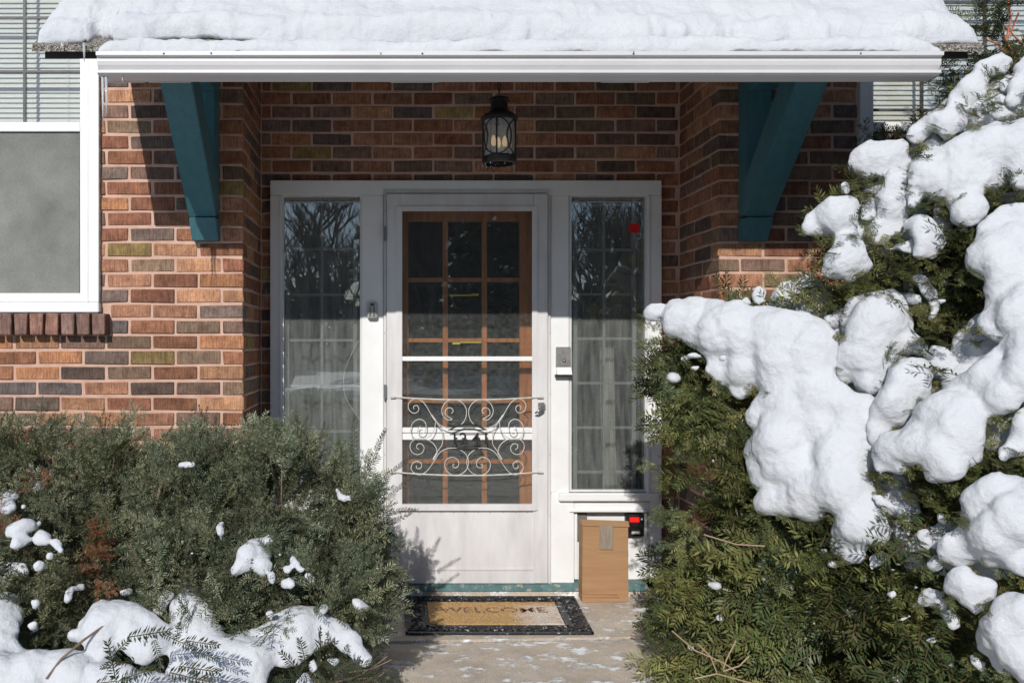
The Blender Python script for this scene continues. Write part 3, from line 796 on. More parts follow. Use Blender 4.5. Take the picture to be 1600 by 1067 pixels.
tag(sweep_snow('roof_snow', xs, roof_prof, m_snow_roof), 'thick white snow blanket lying on the porch roof', 'snow', kind='stuff')
def gut_prof(x):
    e = min(x-GX0, GX1-x); t = math.sqrt(max(.0, 1-(1-min(1, e/.13))**2)) if e < .13 else 1
    t = max(t, .04); h = (.058+.010*fbm(x*2.5, 8, 0))*t; z0 = Z(81.5, gy)-.001; pr = [(gy+.002, z0-.004)]
    for k in range(13):
        a = k/12*PI; pr.append((gy+.055-.055*math.cos(a)*(.93+.07*t), z0 + h*math.sin(a)**.7))
    pr.append((gy+.108, z0-.01)); return pr
xs = list(np.concatenate([np.linspace(GX0+.003, GX0+.14, 20), np.linspace(GX0+.147, GX1-.147, 300), np.linspace(GX1-.14, GX1-.003, 20)]))
tag(sweep_snow('gutter_snow', xs, gut_prof, m_snow), 'strip of snow heaped in the white gutter', 'snow', kind='stuff')
# icicles at the left gutter end
m_ice, n_i, o_i = new_mat('ice'); pi_ = nd(n_i, 'ShaderNodeBsdfPrincipled'); n_i.links.new(pi_.outputs[0], o_i.inputs[0])
pi_.inputs['Base Color'].default_value = (.85,.88,.9,1); pi_.inputs['Roughness'].default_value = .12; pi_.inputs['Transmission Weight'].default_value = .6; pi_.inputs['IOR'].default_value = 1.31
ic_l = ['longest thin icicle hanging at the left gutter end', 'second thin icicle just right of the longest one at the gutter end', 'short icicle hanging under the gutter above the sunlit bricks', 'icicle hanging from the shingles left of the gutter', 'stub of ice below the left roof corner']
for (px, y0, y1), lab in zip([(160,118,196), (165.5,118,184), (191,112,130), (131,68,98), (97,68,78)], ic_l):
    yy = 2.83; o = MB().tube([P(px,y0,yy), P(px+.5,(y0+y1)/2,yy), P(px+.7,y1,yy)], [.0055,.0038,.0008], 7).build('icicle', m_ice, smooth=True); tag(o, lab, 'icicle', 'icicles at the left end of the eaves')

# ------------------------------------------------------------------ brackets
def bracket(xc, label):
    t = thing('roof_bracket', label, 'bracket', (xc, YF, 1.7), 'timber brackets holding the porch roof')
    w = .060
    b = MB(); b.box(xc-w+.006, xc+w-.006, 3.545, YF-.001, Z(336,3.55), 2.56); b.build('post', m_teal, t, .004)
    # brace: parallelogram in YZ
    z_b, y_b = 1.79, 3.545; z_t, y_t = 2.335, 3.01
    th_ = .125
    b = MB(); b.prism([(y_b, z_b), (y_t, z_t-.02), (y_t+.02, z_t+.0), (y_t+th_, z_t+.04), (3.543, z_b+.17)], xc-w, xc+w, 'x'); b.build('brace', m_teal, t, .004)
    b = MB(); b.box(xc-w+.004, xc+w-.004, 3.08, 3.5445, 2.33, 2.42); b.build('arm', m_teal, t, .004)
    b = MB(); b.prism([(y_b-.012, z_b-.002), (3.590, 1.694), (YF-.001, 1.694), (YF-.001, z_b-.002)], xc-w+.002, xc+w-.002, 'x'); b.build('foot', m_teal, t, .003)
bracket(X(318, 3.56), 'teal timber bracket left of the door with a sunlit foot')
bracket(X(1184, 3.56), 'dark teal timber bracket right of the door, wholly shaded')

# ------------------------------------------------------------------ lantern
YL = 3.40; lc = P(780, 215, YL); lx = lc.x; sc = YL/F
la = thing('hanging_lantern', 'black iron porch lantern with round glass and crossed hoops', 'lantern', (lx, YL, Z(262,YL)))
lz = lambda py: Z(py, YL) - lc.z
base = (lx, YL, lc.z)
MB().lathe([(3*sc,lz(150)), (9*sc,lz(152)), (16*sc,lz(155)), (17*sc,lz(158)), (13*sc,lz(161)), (14*sc,lz(172)), (16*sc,lz(175)), (24*sc,lz(180)), (29*sc,lz(185)), (29*sc,lz(188)), (25*sc,lz(190))], base, 28).build('cap', m_black, la, smooth=False)
MB().lathe([(25*sc,lz(245)), (27*sc,lz(247)), (27*sc,lz(254)), (26*sc,lz(256)), (22*sc,lz(257)), (22*sc,lz(246))], base, 28).build('base_ring', m_black, la)
b = MB(); b.lathe([(24*sc,lz(189.5)), (24*sc,lz(245.5))], base, 32); b.f = b.f[:-2]; b.build('glass_cylinder', m_glass_lamp, la, smooth=True)
for k in range(4):
    a = PI/4*0 + k*PI/2 - PI/2 - .28
    MB().tube([(lx+25.5*sc*math.cos(a), YL+25.5*sc*math.sin(a), Z(189,YL)), (lx+25.5*sc*math.cos(a), YL+25.5*sc*math.sin(a), Z(247,YL))], 1.3*sc, 6).build('upright', m_black, la)
for k in range(4):
    a0 = k*PI/2 - PI/2 - .28
    pts = []
    for i in range(29):
        q = i/28*2*PI; a = a0 + .95*math.cos(q); pts.append((lx+25.8*sc*math.cos(a), YL+25.8*sc*math.sin(a), lc.z+lz(217.5)+28*sc*math.sin(q)))
    MB().tube(pts, .95*sc, 5).build('hoop', m_black, la)
m_bulb = M('warm_bulb', (.8,.7,.5,1), rough=.2, emit=((1,.72,.38,1), .55))
for dx, dy in ((-9,-2), (9,3), (0,10)):
    MB().lathe([(1.5*sc,lz(212)-0), (3.6*sc,lz(218)), (4*sc,lz(223)), (2.6*sc,lz(229))][::-1], (lx+dx*sc, YL+dy*sc, lc.z), 12).build('bulb', m_bulb, la, smooth=True)
    MB().lathe([(2.6*sc,lz(246)), (2.6*sc,lz(229))], (lx+dx*sc, YL+dy*sc, lc.z), 10).build('candle_sleeve', M('ivory_sleeve', (.7,.66,.55,1)), la)
# hanging loop and short chain to the rafters
for k in range(14):
    z0 = Z(150, YL)+.004+k*.021; r = .011
    pts = [(lx+(r*.55*math.cos(q) if k%2 else 0), YL+(0 if k%2 else r*.55*math.cos(q)), z0+r+r*1.25*math.sin(q)) for q in [i/10*2*PI for i in range(11)]]
    MB().tube(pts, .0022, 5).build('chain_link', m_black, la)
MB().lathe([(.05,0), (.05,.012), (.02,.02)][::-1], (lx, YL, 2.552-.012), 20).build('ceiling_rose', m_black, la)
# frost dust hanging from the base
b = MB()
for i in range(22):
    a = rnd.random()*2*PI; r = 27*sc*rnd.random()**.4; x_, y_ = lx+r*math.cos(a), YL+r*math.sin(a); z_ = Z(257,YL)-rnd.random()*.006; q = rnd.uniform(.0008,.0019)
    b.box(x_-q, x_+q, y_-q, y_+q, z_-q, z_+q)
o = b.build('frost', m_snow, la); o['kind'] = 'stuff'

# ------------------------------------------------------------------ windows
m_blind = M('blind_slat', (.82,.81,.76,1), (.78,.77,.72,1), .5, vs=6)
m_bar = M('lead_bar', (.05,.055,.06,1), (.09,.095,.10,1), .5, vs=30)
m_screen, n_s, o_s = new_mat('insect_screen')
def scr_m():
    n = n_s; d = nd(n, 'ShaderNodeBsdfDiffuse'); t = pos_noise(n, 5, 5); w = pos_noise(n, 700, 1, (1,1,.15)); w2 = pos_noise(n, 700, 1, (.15,1,1))
    c = ramp(n, t.outputs[0], [(.3,(.20,.21,.19)), (.7,(.33,.335,.31))])
    c = mixc(n, .22, c, ramp(n, w.outputs[0], [(.35,(.5,.5,.5)), (.65,(1.3,1.3,1.3))]), 'MULTIPLY'); c = mixc(n, .3, c, ramp(n, w2.outputs[0], [(.35,(.5,.5,.5)), (.65,(1.3,1.3,1.3))]), 'MULTIPLY')
    n.links.new(c, d.inputs[0]); tr = nd(n, 'ShaderNodeBsdfTransparent'); m = nd(n, 'ShaderNodeMixShader'); m.inputs[0].default_value = .80
    n.links.new(tr.outputs[0], m.inputs[1]); n.links.new(d.outputs[0], m.inputs[2]); n.links.new(m.outputs[0], o_s.inputs[0])
scr_m()
def window(label, x_in, x_out, side, far, vbar, hbars, ym):
    """side -1: window runs to the left of x_out; Y planes near the brick face"""
    t = thing('window', label, 'window', (X((x_in+x_out)/2, 3.62), 3.62, WLZ))
    Y0 = 3.605
    q = lambda n, r, y0, y1, m, bv=.002, par=t: pb(n, [(min(r[0],r[2]), r[1], max(r[0],r[2]), r[3])], y0, y1, m, par, bv)
    top = -195
    q('casing', (x_out, top, x_out+side*16, 472), Y0+.003, Y0+.16, m_white)
    q('sash_stile', (x_out+side*16.3, top, x_in, 460), Y0+.012, Y0+.06, m_white)
    q('window_sill', (x_out, 472.3, far, 488), Y0-.002, Y0+.16, m_white, .003)
    q('bottom_rail', (x_out+side*16.3, 458, far, 472), Y0+.010, Y0+.06, m_white)
    q('meeting_rail', (x_in, 191, far, 205.5), Y0+.010, Y0+.06, m_white)
    q('top_rail', (x_in, top, far, top+14), Y0+.012, Y0+.06, m_white)
    q('casing', (far+side*2, top, far+side*18, 472), Y0+.003, Y0+.16, m_white)
    q('screen', (x_in, 205.7, far, 457.8), Y0+.022, Y0+.024, m_screen, 0)
    q('pane', (x_in, top+14.2, far, 190.8), Y0+.046, Y0+.049, m_glass_win, 0)
    q('shadow_line_strip', (x_in, 205.8, x_in+side*1.6, 457.7), Y0+.0195, Y0+.0218, m_bar, 0)  # thin dark strips standing in for the shadow lines inside the frame
    q('shadow_line_strip', (x_in+side*1.7, 205.8, far, 207.6), Y0+.0195, Y0+.0218, m_bar, 0)
    for a in vbar: q('glazing_bar', (a-2.2, top+14, a+2.2, 190.5), Y0+.036, Y0+.0455, m_bar, .0005)
    for a in hbars: q('glazing_bar', (x_in, a-2, far, a+2), Y0+.0365, Y0+.045, m_bar, .0005)
    # blind: slats joined, they lie closer than ten pixels
    b = MB(); yb = Y0+.13; xa, xb = sorted((X(x_in-side*6, yb), X(far, yb)))
    z = Z(196 if side < 0 else 215, yb)
    while z < Z(top+20, yb):
        b.add([(xa,yb-.005,z-.0122),(xb,yb-.005,z-.0122),(xb,yb+.005,z+.0122),(xa,yb+.005,z+.0122),(xa,yb-.0058,z-.0116),(xb,yb-.0058,z-.0116),(xb,yb+.0042,z+.0128),(xa,yb+.0042,z+.0128)],
              [(0,3,2,1),(4,5,6,7),(0,1,5,4),(1,2,6,5),(2,3,7,6),(3,0,4,7)])
        z += .0225
    o = b.build('blind_slats', m_blind, t); o['kind'] = 'stuff'
    for a in ym:
        MB().tube([P(a, 196, yb-.013), P(a, top+20, yb-.013)], .0012, 4).build('blind_cord', m_cord, t)
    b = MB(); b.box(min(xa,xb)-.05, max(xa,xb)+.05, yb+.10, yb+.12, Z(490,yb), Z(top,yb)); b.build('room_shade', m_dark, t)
    return t
wleft = window('white sash window at the left edge above the brick sill', 125, 154, -1, -330, [38, -60, -160, -255], [112, 28, -56, -140], [106, -100])
wright = window('white sash window half hidden behind the snowy shrub at right', 1365, 1344, 1, 1820, [1441, 1540, 1640, 1740], [172, 88, 4, -80], [1500])

# ------------------------------------------------------------------ vegetation tools
rng = np.random.default_rng(11)
def needle_mat():
    m, n, out = new_mat('yew_foliage')
    a = nd(n, 'ShaderNodeAttribute', attribute_name='tint')
    p = nd(n, 'ShaderNodeBsdfPrincipled'); p.inputs['Roughness'].default_value = .40; p.inputs['Specular IOR Level'].default_value = .32
    n.links.new(a.outputs['Color'], p.inputs['Base Color'])
    t = nd(n, 'ShaderNodeBsdfTranslucent'); n.links.new(mixc(n, 1, a.outputs['Color'], (1.1,1.25,.6,1), 'MULTIPLY'), t.inputs[0])
    ms = nd(n, 'ShaderNodeMixShader'); ms.inputs[0].default_value = .22
    n.links.new(p.outputs[0], ms.inputs[1]); n.links.new(t.outputs[0], ms.inputs[2]); n.links.new(ms.outputs[0], out.inputs[0]); return m
m_needle = needle_mat()
m_bark = M('shrub_bark', (.13,.085,.055,1), (.22,.16,.12,1), .85, vs=40, stretch=(1,1,.3), bump=.5, bs=90)
def spray(L, nlen, lat, seed, space=.0055, nw=.0032, droop=1.2, spread=.8):
    """one flat yew spray along +X: verts (n,4,3) and a brightness per quad (0 = twig)"""
    r = np.random.default_rng(seed); quads = []; br = []
    def stem(p0, ang, ln, r0):
        pts = []; k = max(2, int(ln/space)); d = np.array([math.cos(ang), math.sin(ang), 0.]); s = np.array([-d[1], d[0], 0.])
        curve = r.uniform(-.5, .5)
        for i in range(k+1):
            t = i*ln/k; p = p0 + d*t + s*curve*t*t; p = p + np.array([0, 0, -droop*p[0]*p[0]*.6]); pts.append(p)
        for i in range(0, k, 3):
            a, b = pts[i], pts[min(i+3, k)]
            for w in (s*r0, np.array([0,0,r0])):
                quads.append([a-w, b-w*.7, b+w*.7, a+w]); br.append(0)
        for i in range(k+1):
            tt = i/k
            for sg in (-1, 1):
                if r.random() < .06: continue
                an = math.radians(r.uniform(48, 72) * (1-.45*tt**3)) * sg
                dd = d*math.cos(an) + s*math.sin(an) + np.array([0, 0, r.uniform(-spread*.3, spread*.55)])
                dd /= np.linalg.norm(dd); l = nlen * r.uniform(.8, 1.12) * (1-.35*tt**4) * (.75+.25*min(1, i/3))
                up = np.array([r.uniform(-.4,.4), r.uniform(-.4,.4), 1.]); sd_ = np.cross(dd, up); sd_ /= np.linalg.norm(sd_)
                b0 = pts[i]; w = nw*r.uniform(.8, 1.15)
                quads.append([b0, b0+dd*l*.45+sd_*w/2, b0+dd*l, b0+dd*l*.45-sd_*w/2]); br.append(r.uniform(.7, 1.35))
    stem(np.zeros(3), 0, L, .0016)
    for i in range(lat):
        t = (i+.8)/(lat+1); sg = 1 if i % 2 else -1
        p0 = np.array([L*t, 0, 0]); stem(p0, sg*math.radians(r.uniform(32, 52)), L*(.62-.42*t)*r.uniform(.85, 1.15), .0011)
    return np.array(quads, dtype=np.float32), np.array(br, dtype=np.float32)
def place_sprays(name, parent, templates, pos, dirs, ups, scl, cols, m=None):
    V = []; Cc = []
    tid = np.arange(len(pos)) % len(templates)
    for k, (q, br) in enumerate(templates):
        idx = np.where(tid == k)[0]
        if not len(idx): continue
        x = dirs[idx] / np.linalg.norm(dirs[idx], axis=1, keepdims=True)
        z = ups[idx] - x*(np.sum(ups[idx]*x, axis=1, keepdims=True)); z /= np.linalg.norm(z, axis=1, keepdims=True)+1e-9
        y = np.cross(z, x); R = np.stack([x, y, z], axis=1)                 # rows
        v = q.reshape(-1, 3)
        w = np.einsum('vk,nkj->nvj', v, R) * scl[idx][:, None, None] + pos[idx][:, None, :]
        V.append(w.reshape(-1, 3))
        b4 = np.repeat(br, 4)
        c = np.where(b4[None, :, None] > 0, cols[idx][:, None, :]*np.maximum(b4, .01)[None, :, None], np.array([.12,.085,.045])[None, None, :])
        Cc.append(c.reshape(-1, 3))
    V = np.concatenate(V); Cc = np.concatenate(Cc); n = len(V)
    me = bpy.data.meshes.new(name); me.vertices.add(n); me.vertices.foreach_set('co', V.astype(np.float32).ravel())
    me.loops.add(n); me.loops.foreach_set('vertex_index', np.arange(n, dtype=np.int32))
    me.polygons.add(n//4); me.polygons.foreach_set('loop_start', np.arange(0, n, 4, dtype=np.int32)); me.polygons.foreach_set('loop_total', np.full(n//4, 4, dtype=np.int32))
    at = me.color_attributes.new('tint', 'FLOAT_COLOR', 'POINT'); at.data.foreach_set('color', np.concatenate([Cc, np.ones((n,1))], axis=1).astype(np.float32).ravel())
    me.update(calc_edges=True)
    o = link(name, me, m or m_needle, parent); o['kind'] = 'stuff'
    print(name, 'quads', n//4)
    return o
def hollow(p, f=5.5, seed=0.0):
    return np.array([mn.noise(Vector((a*f+seed, b*f, c*f))) for a, b, c in p])
class Hull:
    def __init__(s, ells): s.c = np.array([list(e[0]) for e in ells]); s.r = np.array([e[1] for e in ells])
    def hit(s, px, py):
        o = np.array([0, 0, CZ]); d = np.array([(px-VX)/F, 1, (VY-py)/F]); best = None
        for c, r in zip(s.c, s.r):
            oc = (o-c)/r; dd = d/r; A = dd@dd; B = 2*oc@dd; Cq = oc@oc-1; D = B*B-4*A*Cq
            if D > 0:
                t = (-B-math.sqrt(D))/(2*A)
                if t > 0 and (best is None or t < best): best = t
        if best is None:                                  # nearest approach
            k = []
            for c, r in zip(s.c, s.r):
                oc = (o-c)/r; dd = d/r; t = -(oc@dd)/(dd@dd); k.append((np.linalg.norm(oc+dd*t), t))
            best = min(k)[1]
        return best
    def sample(s, n, depth=.35):
        area = (s.r.prod(axis=1))**(2/3); w = area/area.sum(); k = rng.choice(len(s.c), n, p=w)
        d = rng.normal(size=(n, 3)); d /= np.linalg.norm(d, axis=1, keepdims=True)
        f = 1 - depth*rng.random(n)**1.6
        p = s.c[k] + d*s.r[k]*f[:, None]
        nrm = d/s.r[k]; nrm /= np.linalg.norm(nrm, axis=1, keepdims=True)
        inside = np.zeros(n, bool)
        for j in range(len(s.c)):
            q = np.linalg.norm((p-s.c[j])/s.r[j], axis=1); inside |= (q < 1-depth) & (k != j)
        return p[~inside], nrm[~inside]
def _ico(n):
    bm = bmesh.new(); bmesh.ops.create_icosphere(bm, subdivisions=n, radius=1); bm.verts.ensure_lookup_table()
    v = np.array([list(x.co) for x in bm.verts]); f = np.array([[x.index for x in t.verts] for t in bm.faces]); bm.free(); return v, f
ICO = {1: _ico(1), 2: _ico(2)}
def snow_blobs(name, blobs, label, voxel=.011, squash=.78, sub=4, seed=1, disp=.014, smooth=12, ysq=1.0, finish=True):
    """blobs: (Vector, radius).  union of lumps, remeshed into one drifted skin"""
    r = random.Random(seed); VV = []; FF = []; nv = 0
    for p, rad in blobs:
        subs = [(p, rad)]
        if rad > .009:
            for _ in range(sub):
                d = Vector((r.gauss(0,1), r.gauss(0,1)*.5, r.gauss(0,.9))).normalized()
                subs.append((p + d*rad*r.uniform(.45,.95), rad*r.uniform(.35,.75)))
        for q, rr in subs:
            tv, tf = ICO[2 if (sub or rr > .03) else 1]
            sx, sy, sz = (r.uniform(.85,1.25), r.uniform(.85,1.15), squash*r.uniform(.85,1.15)) if sub else (1, 1, 1)
            VV.append(tv*np.array([sx, sy*ysq, sz])*rr + np.array(q)); FF.append(tf+nv); nv += len(tv)
    me = bpy.data.meshes.new(name); me.from_pydata(np.concatenate(VV).tolist(), [], np.concatenate(FF).tolist())
    o = link(name, me, m_snow)
    a = o.modifiers.new('skin', 'REMESH'); a.mode = 'VOXEL'; a.voxel_size = voxel; a.use_smooth_shade = True
    a = o.modifiers.new('melt', 'SMOOTH'); a.iterations = smooth; a.factor = .6
    for sz, st in ((.20, disp*1.5), (.07, disp*.8), (.020, disp*.42), (.008, disp*.14)):
        tx = bpy.data.textures.new(name+'_drift', 'CLOUDS'); tx.noise_scale = sz; tx.noise_depth = 2
        a = o.modifiers.new('drift', 'DISPLACE'); a.texture = tx; a.texture_coords = 'GLOBAL'; a.strength = st; a.mid_level = .5
    tag(o, label, 'snow', kind='stuff')
    return finish_snow([o])[0] if finish else o
def finish_snow(objs):
    """turn the modified drifts into plain meshes, all in one evaluation"""
    bpy.context.view_layer.update(); dg = bpy.context.evaluated_depsgraph_get()
    new = [bpy.data.meshes.new_from_object(o.evaluated_get(dg)) for o in objs]
    for o, me2 in zip(objs, new):
        o.modifiers.clear(); old = o.data; o.data = me2; bpy.data.meshes.remove(old); me2.name = o.name
        if not len(me2.materials): me2.materials.append(m_snow)
        for pl in me2.polygons: pl.use_smooth = True
    return objs
T_left = [spray(.16, .023, 4, i, .0082, .0046) for i in range(5)] + [spray(.12, .022, 3, 40+i, .0082, .0046) for i in range(3)]
T_right = [spray(.19, .034, 3, 60+i, .0092, .0062) for i in range(5)] + [spray(.13, .034, 2, 80+i, .0088, .0062) for i in range(4)]
T_stem = [spray(.18, .021, 0, 90+i, .0072, .0046, droop=.3) for i in range(3)]
T_short = [spray(.10, .024, 0, 95+i, .0072, .0050, droop=.3) for i in range(4)]
def near_snow(p, blobs, k=.9):
    out = np.zeros(len(p), bool)
    for q, r in blobs: out |= np.linalg.norm((p-np.array(q))/np.array([1,1,.85]), axis=1) < r*k
    return out
def stems(parent, root, pts, n, r0=.012, name='branch'):
    root = Vector(root); k = 0
    idx = rng.choice(len(pts), n, replace=False)
    for i in idx:
        e = Vector(pts[i]); m1 = root.lerp(e, .4) + Vector((rnd.uniform(-.06,.06), rnd.uniform(-.05,.05), rnd.uniform(-.02,.09)))
        rt = root + Vector((rnd.uniform(-.08,.08), rnd.uniform(-.05,.05), 0))
        pl = [rt.lerp(m1, t/4) if t <= 4 else m1.lerp(e, (t-4)/4) for t in range(9)]
        pl = [p + Vector((rnd.uniform(-.008,.008), rnd.uniform(-.008,.008), rnd.uniform(-.008,.008))) for p in pl]
        MB().tube(pl, r0*rnd.uniform(.7,1.2), 6, r1=.0025).build(name, m_bark, parent, smooth=True)

# ------------------------------------------------------------------ right shrub
def YR(px, py):
    u = min(1, max(0, (px-1000)/600)); v = min(1, max(0, py/800))
    return 3.12 - .88*u**.8*(.38+.62*v)
class RH:                                                # outer face of the right shrub
    def hit(s, px, py): return YR(px, py)
HR = RH()
def poly_fields(x, y, poly):
    """inside mask and distance to the outline, for arrays of points"""
    best = np.full(len(x), 1e9); c = np.zeros(len(x), bool); n = len(poly)
    for i in range(n):
        x1, y1 = poly[i]; x2, y2 = poly[(i+1) % n]; dx, dy = x2-x1, y2-y1; L = dx*dx+dy*dy or 1e-9
        t = np.clip(((x-x1)*dx+(y-y1)*dy)/L, 0, 1); best = np.minimum(best, np.hypot(x-x1-t*dx, y-y1-t*dy))
        if y1 != y2: c ^= ((y1 > y) != (y2 > y)) & (x < dx*(y-y1)/dy+x1)
    return c, best
def ragged(poly, amp):
    out = []; n = len(poly)
    for i in range(n):
        (x1, y1), (x2, y2) = poly[i], poly[(i+1) % n]; L = math.hypot(x2-x1, y2-y1); k = max(1, int(L/7))
        for j in range(k):
            t = j/k; x, y = x1+(x2-x1)*t, y1+(y2-y1)*t
            q = mn.noise(Vector((x*.055, y*.055, 1)))*amp*1.3 + mn.noise(Vector((x*.17, y*.17, 5)))*amp
            out.append((x-(y2-y1)/(L or 1)*q, y+(x2-x1)/(L or 1)*q))
    return out
def pad(poly, Yfun, dy=0, cap=44, step=7.0):
    """fill an outline with overlapping balls of snow, thinning towards the rim: a pillow with its real thickness"""
    xs_ = [p[0] for p in poly]; ys_ = [p[1] for p in poly]; L = []; span = max(xs_)-min(xs_) + max(ys_)-min(ys_)
    st = step if span > 110 else (4.5 if span > 50 else 3.0)
    poly = ragged(poly, 6 if span > 110 else (3.5 if span > 50 else 1.5))
    X_, Y_ = np.meshgrid(np.arange(min(xs_)-6, max(xs_)+6, st), np.arange(min(ys_)-6, max(ys_)+6, st)); X_ = X_.ravel(); Y_ = Y_.ravel()
    X_ = X_ + rng0.uniform(-st*.3, st*.3, len(X_)); Y_ = Y_ + rng0.uniform(-st*.3, st*.3, len(Y_))
    c, d_ = poly_fields(X_, Y_, poly); ok = c & (d_ > st*.35)
    for jx, jy, d in zip(X_[ok], Y_[ok], d_[ok]):
        n_ = mn.noise(Vector((jx*.024, jy*.024, 3+dy*9))) + .22*mn.noise(Vector((jx*.06, jy*.06, 8+dy*9)))
        r = min(d*.8 + (8.5 if span > 110 else 3.6), cap*(.66+.5*n_)); Yc = Yfun(jx, jy)+dy - .035*n_
        L.append((P(jx, jy, Yc), r*Yc/F))
    return L
rng0 = np.random.default_rng(5)
def crop(x0, y0, k, txt):
    return [(x0+float(t.split(',')[0])/k, y0+float(t.split(',')[1])/k) for t in txt.split()]
cA = lambda t: crop(960, 420, 2.808, t); cB = lambda t: crop(1240, 60, 2.425, t); cC = lambda t: crop(1260, 440, 3.138, t); cD = lambda t: crop(1340, 740, 3.262, t)
